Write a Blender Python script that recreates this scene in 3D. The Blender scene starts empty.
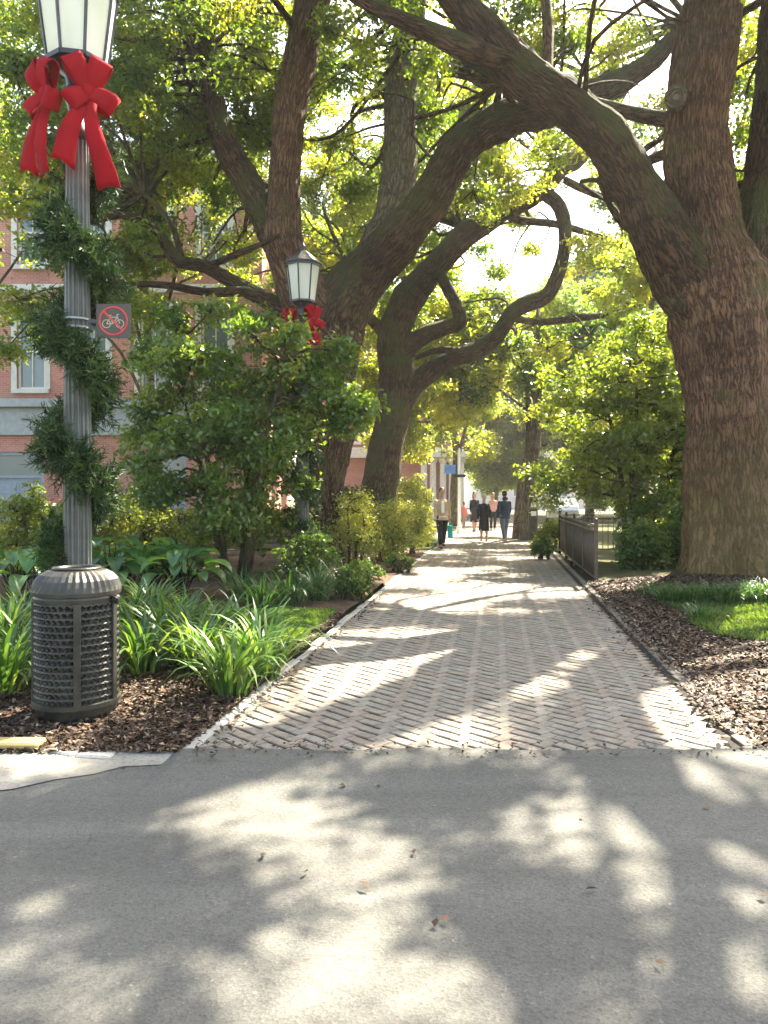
import bpy, math, random
import numpy as np
from mathutils import Vector, Matrix, noise

# ------------------------------------------------------------------ camera, light, exposure
SC = bpy.context.scene
COL = SC.collection
F, HZ, CH = 769.0, 496.0, 1.55
cam_d = bpy.data.cameras.new('camera')
cam = bpy.data.objects.new('camera', cam_d)
COL.objects.link(cam)
cam.location = (0, 0, CH)
cam.rotation_euler = (math.radians(90), 0, 0)
cam_d.sensor_fit = 'VERTICAL'
cam_d.sensor_height = 36.0
cam_d.lens = 36.0 * F / 1024.0
cam_d.shift_y = -16.0 / 1024.0
cam_d.clip_start = 0.05
cam_d.clip_end = 1500
SC.camera = cam

SUN_EL, SUN_AZ = math.radians(50), math.radians(36)      # azimuth clockwise from +Y
w = bpy.data.worlds.new('World')
SC.world = w
w.use_nodes = True
wt = w.node_tree
sky = wt.nodes.new('ShaderNodeTexSky')
sky.sky_type = 'NISHITA'
sky.sun_disc = False
sky.sun_elevation = SUN_EL
sky.sun_rotation = SUN_AZ
sky.dust_density = 3.0
sky.air_density = 1.0
wm = wt.nodes.new('ShaderNodeMix'); wm.data_type = 'RGBA'; wm.blend_type = 'MULTIPLY'; wm.inputs[0].default_value = 1.0
wt.links.new(sky.outputs[0], wm.inputs[6]); wm.inputs[7].default_value = (1.0, .94, .84, 1)
wt.links.new(wm.outputs[2], wt.nodes['Background'].inputs[0])
wt.nodes['Background'].inputs[1].default_value = 0.11
sl = bpy.data.lights.new('sun', 'SUN')
sl.energy = 5.0
sl.angle = math.radians(0.53)
sl.color = (1.0, 0.92, 0.76)
so = bpy.data.objects.new('sun', sl)
COL.objects.link(so)
sd = Vector((math.sin(SUN_AZ) * math.cos(SUN_EL), math.cos(SUN_AZ) * math.cos(SUN_EL), math.sin(SUN_EL)))
so.rotation_euler = sd.to_track_quat('Z', 'Y').to_euler()
so.location = sd * 60
SC.view_settings.view_transform = 'Standard'
SC.view_settings.look = 'None'
SC.view_settings.gamma = 1
SC.view_settings.exposure = 2.9
SC.render.engine = 'CYCLES'
SC.cycles.max_bounces = 8
SC.cycles.transparent_max_bounces = 8
SC.cycles.transmission_bounces = 6
SC.cycles.diffuse_bounces = 4

# ------------------------------------------------------------------ helpers
def P(px, py, Y):
    return Vector(((px - 384) / F * Y, Y, CH + (HZ - py) / F * Y))

def G(px, py, z=0.0):
    Y = (CH - z) * F / (py - HZ)
    return Vector(((px - 384) / F * Y, Y, z))

def tag(o, label=None, cat=None, group=None, kind=None):
    if label: o['label'] = label
    if cat: o['category'] = cat
    if group: o['group'] = group
    if kind: o['kind'] = kind
    return o

def empty(name, loc, label, cat, group=None, rz=0.0):
    o = bpy.data.objects.new(name, None)
    o.empty_display_size = 0.2
    COL.objects.link(o)
    o.location = loc
    o.rotation_euler = (0, 0, rz)
    return tag(o, label, cat, group)

class MB:
    """collects geometry and links it as ONE mesh object"""
    def __init__(s):
        s.v = []; s.f = []; s.uv = []; s.c = []; s.mi = []; s.has_uv = False; s.has_c = False; s.smooth = []
    def face(s, idx, uv=None, col=None, mi=0, smooth=False):
        s.f.append(tuple(idx)); s.uv.append(uv); s.c.append(col); s.mi.append(mi); s.smooth.append(smooth)
        if uv is not None: s.has_uv = True
        if col is not None: s.has_c = True
    def box(s, c, size, rot=None, col=None, mi=0, bev=0.0):
        c = Vector(c); hx, hy, hz = size[0] / 2, size[1] / 2, size[2] / 2
        R = rot if rot is not None else Matrix.Identity(3)
        n = len(s.v)
        if bev <= 0:
            for z in (-hz, hz):
                for (x, y) in ((-hx, -hy), (hx, -hy), (hx, hy), (-hx, hy)):
                    s.v.append(c + R @ Vector((x, y, z)))
            for q in ((3, 2, 1, 0), (4, 5, 6, 7), (0, 1, 5, 4), (1, 2, 6, 5), (2, 3, 7, 6), (3, 0, 4, 7)):
                s.face([n + i for i in q], col=col, mi=mi)
        else:
            b = min(bev, hx * .9, hy * .9, hz * .9)
            rings = []
            for z, k in ((-hz, b), (-hz + b, 0), (hz - b, 0), (hz, b)):
                r = []
                ax, ay = hx - k, hy - k
                for (x, y) in ((-ax + (b - k) * 1, -ay), (ax - (b - k), -ay), (ax, -ay + (b - k)), (ax, ay - (b - k)),
                               (ax - (b - k), ay), (-ax + (b - k), ay), (-ax, ay - (b - k)), (-ax, -ay + (b - k))):
                    r.append(len(s.v)); s.v.append(c + R @ Vector((x, y, z)))
                rings.append(r)
            for a, d in zip(rings, rings[1:]):
                for i in range(8):
                    j = (i + 1) % 8
                    s.face((a[i], a[j], d[j], d[i]), col=col, mi=mi)
            s.face(rings[0][::-1], col=col, mi=mi); s.face(rings[-1], col=col, mi=mi)
    def bar(s, a, b, wdt, hgt, col=None, mi=0):
        a = Vector(a); b = Vector(b); d = b - a
        q = d.to_track_quat('X', 'Z').to_matrix()
        s.box((a + b) / 2, (d.length, wdt, hgt), q, col, mi)
    def tube(s, pts, rad, n=8, cap=True, smooth=True, usc=None, lump=0.0, lseed=0.0, col=None, mi=0, up=None, ell=None, lscale=1.0, relief=0.0):
        pts = [Vector(p) for p in pts]
        L = [0.0]
        for a, b in zip(pts, pts[1:]): L.append(L[-1] + (b - a).length)
        T = []
        for i in range(len(pts)):
            t = pts[min(i + 1, len(pts) - 1)] - pts[max(i - 1, 0)]
            T.append(t.normalized() if t.length > 1e-9 else Vector((0, 0, 1)))
        ref = Vector(up) if up is not None else (Vector((0, 1, 0)) if abs(T[0].y) < .9 else Vector((1, 0, 0)))
        N = (ref - T[0] * ref.dot(T[0])).normalized()
        rings = []
        mr = (usc if usc else sum(rad) / len(rad)) * 2 * math.pi
        for i, p in enumerate(pts):
            N = (N - T[i] * N.dot(T[i]))
            N = N.normalized() if N.length > 1e-6 else T[i].orthogonal().normalized()
            B = T[i].cross(N)
            r = []
            for k in range(n):
                a = 2 * math.pi * k / n
                rr = rad[i]
                ca, sa = math.cos(a), math.sin(a)
                dr = N * ca + B * sa
                if lump:
                    q = p + dr * rr
                    rr *= 1 + lump * (noise.noise(Vector((q.x, q.y, q.z * .45)) * 1.3 / lscale + Vector((lseed, 0, 0))) * 1.3
                                      + .55 * noise.noise(Vector((q.x, q.y, q.z * .5)) * 4.1 / lscale + Vector((0, lseed, 0))))
                if relief:
                    k1 = noise.noise(Vector((ca * mr * 1.15, sa * mr * 1.15, L[i] * 1.7 + lseed)) + Vector((0, 0, .0)))
                    k2 = noise.noise(Vector((ca * mr * 2.6, sa * mr * 2.6, L[i] * 4.5 + lseed)))
                    rr += relief * (min(1, abs(k1) * 5) - .6 + .6 * (min(1, abs(k2) * 4) - .5))
                if ell: dr = N * ca * ell[0] + B * sa * ell[1]
                r.append(len(s.v)); s.v.append(p + dr * rr)
            rings.append(r)
        for i in range(len(rings) - 1):
            a, d = rings[i], rings[i + 1]
            for k in range(n):
                j = (k + 1) % n
                u0, u1 = k / n * mr, (k + 1) / n * mr
                s.face((a[k], a[j], d[j], d[k]), uv=((u0, L[i]), (u1, L[i]), (u1, L[i + 1]), (u0, L[i + 1])), col=col, mi=mi, smooth=smooth)
        if cap:
            s.face(rings[0][::-1], uv=[(0, 0)] * n, col=col, mi=mi); s.face(rings[-1], uv=[(0, 0)] * n, col=col, mi=mi)
    def lathe(s, c, prof, n=24, smooth=False, rmod=None, col=None, mi=0, rot0=0.0, cap=True):
        c = Vector(c); rings = []
        for (r, z) in prof:
            ring = []
            for k in range(n):
                a = rot0 + 2 * math.pi * k / n
                rr = r * (rmod(k, z) if rmod else 1)
                ring.append(len(s.v)); s.v.append(c + Vector((rr * math.cos(a), rr * math.sin(a), z)))
            rings.append(ring)
        for a, d in zip(rings, rings[1:]):
            for k in range(n):
                j = (k + 1) % n
                s.face((a[k], a[j], d[j], d[k]), col=col, mi=mi, smooth=smooth)
        if cap:
            s.face(rings[0][::-1], col=col, mi=mi); s.face(rings[-1], col=col, mi=mi)
    def ball(s, c, r, nu=12, nv=8, col=None, mi=0, rot=None):
        c = Vector(c); r = Vector(r) if not isinstance(r, (int, float)) else Vector((r, r, r))
        R = rot if rot is not None else Matrix.Identity(3)
        top = len(s.v); s.v.append(c + R @ Vector((0, 0, r.z)))
        rings = []
        for i in range(1, nv):
            a = math.pi * i / nv; ring = []
            for k in range(nu):
                b = 2 * math.pi * k / nu
                ring.append(len(s.v)); s.v.append(c + R @ Vector((r.x * math.sin(a) * math.cos(b), r.y * math.sin(a) * math.sin(b), r.z * math.cos(a))))
            rings.append(ring)
        bot = len(s.v); s.v.append(c + R @ Vector((0, 0, -r.z)))
        for k in range(nu):
            j = (k + 1) % nu
            s.face((top, rings[0][k], rings[0][j]), col=col, mi=mi, smooth=True)
            s.face((bot, rings[-1][j], rings[-1][k]), col=col, mi=mi, smooth=True)
            for a, d in zip(rings, rings[1:]):
                s.face((a[k], d[k], d[j], a[j]), col=col, mi=mi, smooth=True)
    def build(s, name, mat, parent=None, loc=None, local=True):
        me = bpy.data.meshes.new(name)
        me.from_pydata([tuple(v) for v in s.v], [], s.f)
        mats = mat if isinstance(mat, (list, tuple)) else [mat]
        for m in mats: me.materials.append(m)
        me.polygons.foreach_set('material_index', s.mi)
        me.polygons.foreach_set('use_smooth', s.smooth)
        if s.has_uv:
            ul = me.uv_layers.new(name='UVMap')
            fl = []
            for f, u in zip(s.f, s.uv):
                if u is None: fl += [0.0, 0.0] * len(f)
                else:
                    for q in u: fl += [q[0], q[1]]
            ul.data.foreach_set('uv', fl)
        if s.has_c:
            ca = me.color_attributes.new('Col', 'FLOAT_COLOR', 'CORNER')
            fl = []
            for f, c in zip(s.f, s.c):
                c = c or (1, 1, 1)
                fl += [c[0], c[1], c[2], 1.0] * len(f)
            ca.data.foreach_set('color', fl)
        me.update()
        o = bpy.data.objects.new(name, me)
        COL.objects.link(o)
        if loc is not None: o.location = loc
        if parent is not None: o.parent = parent
        return o

def np_mesh(name, V, Fq, C, mat, parent=None, smooth=False):
    """V (n,3), Fq (m,4) quads, C (m,3) colour per face"""
    me = bpy.data.meshes.new(name)
    n, m = len(V), len(Fq)
    k = Fq.shape[1]
    me.vertices.add(n); me.vertices.foreach_set('co', V.astype(np.float32).ravel())
    me.loops.add(m * k); me.loops.foreach_set('vertex_index', Fq.astype(np.int32).ravel())
    me.polygons.add(m)
    me.polygons.foreach_set('loop_start', np.arange(0, m * k, k, dtype=np.int32))
    me.polygons.foreach_set('loop_total', np.full(m, k, dtype=np.int32))
    if smooth: me.polygons.foreach_set('use_smooth', np.ones(m, dtype=bool))
    me.update(calc_edges=True)
    ca = me.color_attributes.new('Col', 'FLOAT_COLOR', 'CORNER')
    cc = np.ones((m, k, 4), dtype=np.float32)
    cc[:, :, :3] = C[:, None, :]
    ca.data.foreach_set('color', cc.ravel())
    me.materials.append(mat)
    o = bpy.data.objects.new(name, me)
    COL.objects.link(o)
    if parent is not None: o.parent = parent
    return o

def catmull(pts, rad, step):
    """resample a polyline with radii"""
    P_ = [Vector(p) for p in pts]
    out, ro = [], []
    for i in range(len(P_) - 1):
        p0, p1, p2, p3 = P_[max(i - 1, 0)], P_[i], P_[i + 1], P_[min(i + 2, len(P_) - 1)]
        n = max(2, int((p2 - p1).length / step))
        for k in range(n):
            t = k / n
            q = .5 * ((2 * p1) + (p2 - p0) * t + (2 * p0 - 5 * p1 + 4 * p2 - p3) * t * t + (3 * p1 - p0 - 3 * p2 + p3) * t ** 3)
            out.append(q); tt = t * t * (3 - 2 * t); ro.append(rad[i] * (1 - tt) + rad[i + 1] * tt)
    out.append(P_[-1]); ro.append(rad[-1])
    return out, ro

# ------------------------------------------------------------------ materials
def mat(name):
    m = bpy.data.materials.new(name); m.use_nodes = True
    nt = m.node_tree; b = nt.nodes['Principled BSDF']
    return m, nt, b

def N(nt, typ, **kw):
    n = nt.nodes.new(typ)
    for k, v in kw.items():
        if k in n.inputs.keys() if isinstance(k, str) else False: n.inputs[k].default_value = v
        else: setattr(n, k, v)
    return n

def ramp(nt, fac, stops):
    r = nt.nodes.new('ShaderNodeValToRGB')
    cr = r.color_ramp
    while len(cr.elements) < len(stops): cr.elements.new(0.5)
    for e, (p, c) in zip(cr.elements, stops):
        e.position = p; e.color = (c[0], c[1], c[2], 1) if not isinstance(c, (int, float)) else (c, c, c, 1)
    nt.links.new(fac, r.inputs[0])
    return r

def tex(nt, typ, vec, scale, **kw):
    n = nt.nodes.new(typ)
    n.inputs['Scale'].default_value = scale
    for k, v in kw.items():
        if k in n.inputs: n.inputs[k].default_value = v
        else: setattr(n, k, v)
    if vec is not None: nt.links.new(vec, n.inputs['Vector'])
    return n

def bump(nt, b, h, strength, dist):
    bp = nt.nodes.new('ShaderNodeBump')
    bp.inputs['Strength'].default_value = strength
    bp.inputs['Distance'].default_value = dist
    nt.links.new(h, bp.inputs['Height'])
    nt.links.new(bp.outputs[0], b.inputs['Normal'])
    return bp

def mapping(nt, vec, sc):
    m = nt.nodes.new('ShaderNodeMapping'); m.inputs['Scale'].default_value = sc
    nt.links.new(vec, m.inputs['Vector']); return m.outputs[0]

def mixc(nt, fac, a, b, typ='MIX'):
    m = nt.nodes.new('ShaderNodeMix'); m.data_type = 'RGBA'; m.blend_type = typ
    if hasattr(fac, 'links') or isinstance(fac, bpy.types.NodeSocket): nt.links.new(fac, m.inputs[0])
    else: m.inputs[0].default_value = fac
    for s, v in ((m.inputs[6], a), (m.inputs[7], b)):
        if isinstance(v, bpy.types.NodeSocket): nt.links.new(v, s)
        else: s.default_value = (*v, 1)
    return m.outputs[2]

def plain(name, col, rough=.5, metal=0.0, var=.15, bsc=60, bst=.1, spec=.5):
    m, nt, b = mat(name)
    tc = nt.nodes.new('ShaderNodeTexCoord').outputs['Object']
    n = tex(nt, 'ShaderNodeTexNoise', tc, 6.0, Detail=5.0)
    lo = tuple(c * (1 - var) for c in col); hi = tuple(min(1, c * (1 + var)) for c in col)
    r = ramp(nt, n.outputs['Fac'], [(.3, lo), (.7, hi)])
    nt.links.new(r.outputs[0], b.inputs['Base Color'])
    b.inputs['Roughness'].default_value = rough
    b.inputs['Metallic'].default_value = metal
    b.inputs['Specular IOR Level'].default_value = spec
    n2 = tex(nt, 'ShaderNodeTexNoise', tc, bsc, Detail=4.0)
    bump(nt, b, n2.outputs['Fac'], bst, .01)
    return m

def bark_mat(name, ridge, furrow, moss, mossamt, su=15.0, sv=3.2, low=None):
    m, nt, b = mat(name)
    uv = nt.nodes.new('ShaderNodeTexCoord').outputs['UV']
    ob = nt.nodes.new('ShaderNodeTexCoord').outputs['Object']
    mp = mapping(nt, uv, (su, sv, 1))
    d = tex(nt, 'ShaderNodeTexNoise', mapping(nt, uv, (9, 4, 1)), 1.0, Detail=4.0)
    add = nt.nodes.new('ShaderNodeVectorMath'); add.operation = 'MULTIPLY_ADD'
    nt.links.new(d.outputs['Color'], add.inputs[0]); add.inputs[1].default_value = (1.1, .6, 0); nt.links.new(mp, add.inputs[2])
    def ridged(vec, det):
        n = tex(nt, 'ShaderNodeTexNoise', vec, 1.0, Detail=det, Roughness=.55)
        q = nt.nodes.new('ShaderNodeMath'); q.operation = 'SUBTRACT'; nt.links.new(n.outputs['Fac'], q.inputs[0]); q.inputs[1].default_value = .5
        q2 = nt.nodes.new('ShaderNodeMath'); q2.operation = 'ABSOLUTE'; nt.links.new(q.outputs[0], q2.inputs[0])
        return ramp(nt, q2.outputs[0], [(0.0, 0.0), (.17, 1.0)]).outputs[0]
    vo = tex(nt, 'ShaderNodeTexVoronoi', add.outputs[0], 1.0, feature='DISTANCE_TO_EDGE')
    vr = ramp(nt, vo.outputs['Distance'], [(0.0, 0.5), (.15, 1.0)])
    r1 = ridged(mapping(nt, add.outputs[0], (1.5, .75, 1)), 4.0)
    fine = tex(nt, 'ShaderNodeTexNoise', mapping(nt, uv, (60, 22, 1)), 1.0, Detail=6.0, Roughness=.75)
    m1 = nt.nodes.new('ShaderNodeMath'); m1.operation = 'MULTIPLY'; nt.links.new(r1, m1.inputs[0]); nt.links.new(vr.outputs[0], m1.inputs[1])
    h = nt.nodes.new('ShaderNodeMath'); h.operation = 'MULTIPLY_ADD'
    nt.links.new(fine.outputs['Fac'], h.inputs[0]); h.inputs[1].default_value = .6
    m2 = nt.nodes.new('ShaderNodeMath'); m2.operation = 'MULTIPLY'; nt.links.new(m1.outputs[0], m2.inputs[0]); m2.inputs[1].default_value = .7
    nt.links.new(m2.outputs[0], h.inputs[2])
    mid = tuple(r * .75 + f * .25 for r, f in zip(ridge, furrow))
    cr = ramp(nt, h.outputs[0], [(.30, furrow), (.62, mid), (1.0, ridge)])
    big = tex(nt, 'ShaderNodeTexNoise', ob, 1.1, Detail=5.0, Roughness=.65)
    geo = nt.nodes.new('ShaderNodeNewGeometry')
    sep = nt.nodes.new('ShaderNodeSeparateXYZ'); nt.links.new(geo.outputs['Normal'], sep.inputs[0])
    mm = nt.nodes.new('ShaderNodeMath'); mm.operation = 'MULTIPLY_ADD'
    nt.links.new(sep.outputs['Z'], mm.inputs[0]); mm.inputs[1].default_value = .22; nt.links.new(big.outputs['Fac'], mm.inputs[2])
    mk = ramp(nt, mm.outputs[0], [(.62 - mossamt * .3, 0.0), (.80 - mossamt * .3, 1.0)])
    sc = nt.nodes.new('ShaderNodeMath'); sc.operation = 'MULTIPLY'; sc.inputs[1].default_value = .8
    nt.links.new(mk.outputs[0], sc.inputs[0])
    mossn = mixc(nt, fine.outputs['Fac'], tuple(c * .45 for c in moss), tuple(min(1, c * 1.5) for c in moss))
    col = mixc(nt, sc.outputs[0], cr.outputs[0], mossn)
    patch = tex(nt, 'ShaderNodeTexNoise', ob, .55, Detail=4.0)
    pr = ramp(nt, patch.outputs['Fac'], [(.35, .72), (.65, 1.25)])
    col = mixc(nt, 1.0, col, pr.outputs[0], 'MULTIPLY')
    if low:
        sp = nt.nodes.new('ShaderNodeSeparateXYZ'); nt.links.new(ob, sp.inputs[0])
        a2 = nt.nodes.new('ShaderNodeMath'); a2.operation = 'MULTIPLY_ADD'
        nt.links.new(big.outputs['Fac'], a2.inputs[0]); a2.inputs[1].default_value = 5.0; nt.links.new(sp.outputs['Z'], a2.inputs[2])
        lr = ramp(nt, a2.outputs[0], [(0.0, 1.0), (1.0, 0.0)])
        mrn = nt.nodes.new('ShaderNodeMapRange'); nt.links.new(a2.outputs[0], mrn.inputs[0])
        mrn.inputs[1].default_value = 3.0; mrn.inputs[2].default_value = 5.6; mrn.inputs[3].default_value = .6; mrn.inputs[4].default_value = 0
        lown = mixc(nt, h.outputs[0], tuple(c * .4 for c in low), low)
        col = mixc(nt, mrn.outputs[0], col, lown)
    nt.links.new(col, b.inputs['Base Color'])
    b.inputs['Roughness'].default_value = .9
    b.inputs['Specular IOR Level'].default_value = .2
    bump(nt, b, h.outputs[0], 1.0, .10)
    return m

def leaf_mat(name, trans=.45, rough=.42, tcol=(3.2, 2.8, .8), spec=.5):
    m, nt, b = mat(name)
    at = nt.nodes.new('ShaderNodeAttribute'); at.attribute_name = 'Col'
    nt.links.new(at.outputs['Color'], b.inputs['Base Color'])
    b.inputs['Roughness'].default_value = rough
    b.inputs['Specular IOR Level'].default_value = spec
    tr = nt.nodes.new('ShaderNodeBsdfTranslucent')
    tcn = mixc(nt, 1.0, at.outputs['Color'], tcol, 'MULTIPLY')
    nt.links.new(tcn, tr.inputs['Color'])
    mx = nt.nodes.new('ShaderNodeMixShader'); mx.inputs[0].default_value = trans
    nt.links.new(b.outputs[0], mx.inputs[1]); nt.links.new(tr.outputs[0], mx.inputs[2])
    nt.links.new(mx.outputs[0], nt.nodes['Material Output'].inputs['Surface'])
    return m

def attr_mat(name, rough=.8, bsc=80, bst=.3, spec=.3, nvar=.25, nsc=25):
    m, nt, b = mat(name)
    at = nt.nodes.new('ShaderNodeAttribute'); at.attribute_name = 'Col'
    ob = nt.nodes.new('ShaderNodeTexCoord').outputs['Object']
    n = tex(nt, 'ShaderNodeTexNoise', ob, nsc, Detail=6.0, Roughness=.65)
    r = ramp(nt, n.outputs['Fac'], [(.3, 1 - nvar), (.7, 1 + nvar)])
    nt.links.new(mixc(nt, 1.0, at.outputs['Color'], r.outputs[0], 'MULTIPLY'), b.inputs['Base Color'])
    b.inputs['Roughness'].default_value = rough
    b.inputs['Specular IOR Level'].default_value = spec
    n2 = tex(nt, 'ShaderNodeTexNoise', ob, bsc, Detail=5.0)
    bump(nt, b, n2.outputs['Fac'], bst, .01)
    return m

M = {}
M['bark_red'] = bark_mat('oak bark', (.34, .195, .115), (.055, .030, .020), (.10, .10, .035), .2, low=(.33, .25, .085))
M['bark_dark'] = bark_mat('mossy dark bark', (.215, .13, .078), (.030, .020, .013), (.085, .095, .03), .5)
M['bark_grey'] = bark_mat('grey bark', (.33, .27, .19), (.09, .065, .045), (.14, .15, .06), .35, su=12)
M['leaf_oak'] = leaf_mat('oak leaf', .48, .42)
M['leaf_far'] = leaf_mat('far leaf', .5, .5, (3.1, 2.8, .9))
M['leaf_gloss'] = leaf_mat('glossy leaf', .42, .28, (2.8, 2.6, .7), .6)
M['leaf_blade'] = leaf_mat('blade leaf', .4, .38, (1.8, 1.7, .5), .4)
M['needle'] = leaf_mat('fir needle', .15, .5, (1.2, 1.4, .6), .3)
M['brick_path'] = attr_mat('paving brick', .85, 90, .5, .25, .3, 18)
M['litter'] = attr_mat('dry leaf', .7, 60, .2, .3, .2, 30)
M['cloth'] = attr_mat('cloth', .85, 200, .15, .2, .12, 12)
M['iron'] = plain('black iron', (.028, .026, .026), .38, .0, .3, 90, .08)
M['post'] = plain('grey green painted iron', (.105, .11, .095), .42, .0, .3, 50, .15)
M['darkgreen'] = plain('weathered dark metal', (.050, .047, .037), .40, .4, .45, 60, .2)
M['zinc'] = plain('galvanised metal', (.30, .31, .31), .4, .7, .2)
M['ribbon'] = plain('red velvet', (.27, .007, .012), .9, 0, .15, 220, .2, .1)
M['red'] = plain('red paint', (.55, .05, .04), .5)
M['signface'] = plain('brown black sign face', (.055, .042, .032), .45)
M['signgrey'] = plain('pale sign ink', (.42, .36, .24), .5)
M['blue'] = plain('blue sign paint', (.12, .25, .62), .4)
M['white'] = plain('white paint', (.78, .77, .74), .55, 0, .06)
M['stone'] = plain('pale stone trim', (.66, .63, .58), .8, 0, .1)
M['greyblue'] = plain('grey blue paint', (.27, .31, .37), .55, 0, .12)
M['greytrim'] = plain('grey storefront paint', (.36, .38, .40), .6, 0, .15)
M['wood'] = plain('weathered wood', (.36, .30, .22), .75, 0, .3)
M['rubber'] = plain('rubber', (.02, .02, .02), .8)
M['carpaint'] = plain('silver car paint', (.62, .64, .66), .25, .3, .03, 20, 0)
M['skin'] = plain('skin', (.42, .22, .15), .55, 0, .08, 200, .05)
M['eye'] = plain('dark eye', (.03, .02, .015), .3)
M['hair'] = attr_mat('hair', .6, 200, .3)

def glass(name, col=(.03, .04, .045), rough=.06):
    m, nt, b = mat(name)
    b.inputs['Base Color'].default_value = (*col, 1)
    b.inputs['Roughness'].default_value = rough
    b.inputs['Specular IOR Level'].default_value = .9
    ob = nt.nodes.new('ShaderNodeTexCoord').outputs['Object']
    n = tex(nt, 'ShaderNodeTexNoise', ob, 1.2, Detail=2.0)
    bump(nt, b, n.outputs['Fac'], .15, .03)
    return m
M['pane'] = glass('window glass', (.10, .14, .15), .12)
def milk():
    m, nt, b = mat('milky lantern glass')
    b.inputs['Base Color'].default_value = (.88, .88, .80, 1)
    b.inputs['Roughness'].default_value = .22
    tr = nt.nodes.new('ShaderNodeBsdfTranslucent'); tr.inputs[0].default_value = (.9, .92, .84, 1)
    ob = nt.nodes.new('ShaderNodeTexCoord').outputs['Object']
    n = tex(nt, 'ShaderNodeTexNoise', mapping(nt, ob, (12, 12, 1.5)), 1.0, Detail=2.0)
    r = ramp(nt, n.outputs['Fac'], [(.35, .45), (.65, .7)])
    mx = nt.nodes.new('ShaderNodeMixShader'); nt.links.new(r.outputs[0], mx.inputs[0])
    nt.links.new(b.outputs[0], mx.inputs[1]); nt.links.new(tr.outputs[0], mx.inputs[2])
    nt.links.new(mx.outputs[0], nt.nodes['Material Output'].inputs['Surface'])
    return m
M['milk'] = milk()

def asphalt():
    m, nt, b = mat('worn asphalt')
    ob = nt.nodes.new('ShaderNodeTexCoord').outputs['Object']
    big = tex(nt, 'ShaderNodeTexNoise', ob, .9, Detail=6.0, Roughness=.6)
    base = ramp(nt, big.outputs['Fac'], [(.3, (.098, .094, .082)), (.7, (.132, .127, .110))])
    sp = tex(nt, 'ShaderNodeTexVoronoi', ob, 85.0)
    spr = ramp(nt, sp.outputs['Color'], [(.0, .7), (.5, .95), (.9, 1.05), (.985, 1.55)])
    col = mixc(nt, 1.0, base.outputs[0], spr.outputs[0], 'MULTIPLY')
    fn = tex(nt, 'ShaderNodeTexNoise', ob, 160.0, Detail=4.0, Roughness=.8)
    fr = ramp(nt, fn.outputs['Fac'], [(.35, .75), (.65, 1.22)])
    col = mixc(nt, 1.0, col, fr.outputs[0], 'MULTIPLY')
    st = tex(nt, 'ShaderNodeTexNoise', mapping(nt, ob, (1, 3, 1)), 2.3, Detail=5.0, Roughness=.6)
    sr = ramp(nt, st.outputs['Fac'], [(.60, 1.0), (.72, .78)])
    col = mixc(nt, 1.0, col, sr.outputs[0], 'MULTIPLY')
    cr = tex(nt, 'ShaderNodeTexVoronoi', mapping(nt, ob, (1, 1, 1)), .55, feature='DISTANCE_TO_EDGE')
    wob = tex(nt, 'ShaderNodeTexNoise', ob, 5.0, Detail=5.0)
    wv = nt.nodes.new('ShaderNodeVectorMath'); wv.operation = 'MULTIPLY_ADD'
    nt.links.new(wob.outputs['Color'], wv.inputs[0]); wv.inputs[1].default_value = (.35, .35, 0); nt.links.new(ob, wv.inputs[2])
    nt.links.new(wv.outputs[0], cr.inputs['Vector'])
    ck = ramp(nt, cr.outputs['Distance'], [(0.0, 1.0), (.006, 0.0)])
    ms = tex(nt, 'ShaderNodeTexNoise', ob, .6, Detail=2.0)
    mk = ramp(nt, ms.outputs['Fac'], [(.56, 0.0), (.62, .45)])
    mm = nt.nodes.new('ShaderNodeMath'); mm.operation = 'MULTIPLY'; nt.links.new(ck.outputs[0], mm.inputs[0]); nt.links.new(mk.outputs[0], mm.inputs[1])
    col = mixc(nt, mm.outputs[0], col, (.03, .028, .025))
    tw = tex(nt, 'ShaderNodeTexNoise', mapping(nt, ob, (.25, 2.6, 1)), 1.0, Detail=3.0)
    twr = ramp(nt, tw.outputs['Fac'], [(.35, .86), (.65, 1.12)])
    col = mixc(nt, 1.0, col, twr.outputs[0], 'MULTIPLY')
    nt.links.new(col, b.inputs['Base Color'])
    b.inputs['Roughness'].default_value = .88
    b.inputs['Specular IOR Level'].default_value = .3
    bump(nt, b, mixc(nt, .5, sp.outputs['Distance'], fn.outputs['Fac']), .55, .008)
    return m
M['asphalt'] = asphalt()

def ground_mat(name, c1, c2, c3, s1=3.0, s2=40.0, bst=.8, bd=.03):
    m, nt, b = mat(name)
    ob = nt.nodes.new('ShaderNodeTexCoord').outputs['Object']
    n1 = tex(nt, 'ShaderNodeTexNoise', ob, s1, Detail=6.0, Roughness=.65)
    n2 = tex(nt, 'ShaderNodeTexNoise', ob, s2, Detail=6.0, Roughness=.75)
    a = ramp(nt, n1.outputs['Fac'], [(.35, c1), (.65, c2)])
    r2 = ramp(nt, n2.outputs['Fac'], [(.5, 0.0), (.66, 1.0)])
    nt.links.new(mixc(nt, r2.outputs[0], a.outputs[0], c3), b.inputs['Base Color'])
    b.inputs['Roughness'].default_value = .95
    b.inputs['Specular IOR Level'].default_value = .15
    bump(nt, b, n2.outputs['Fac'], bst, bd)
    return m
M['mulch'] = ground_mat('bark mulch', (.045, .027, .018), (.10, .062, .040), (.20, .13, .085))
M['soil'] = ground_mat('soil and grass', (.06, .055, .03), (.08, .09, .03), (.12, .11, .05))
M['turf'] = ground_mat('turf base', (.045, .07, .018), (.07, .105, .025), (.12, .15, .04), 4, 60, .6, .02)
M['concrete'] = ground_mat('worn concrete', (.34, .32, .28), (.44, .42, .37), (.26, .24, .20), 5, 60, .3, .006)
M['gutter'] = ground_mat('dirty gutter concrete', (.20, .185, .155), (.30, .28, .235), (.14, .13, .11), 2.5, 40, .5, .008)
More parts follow.
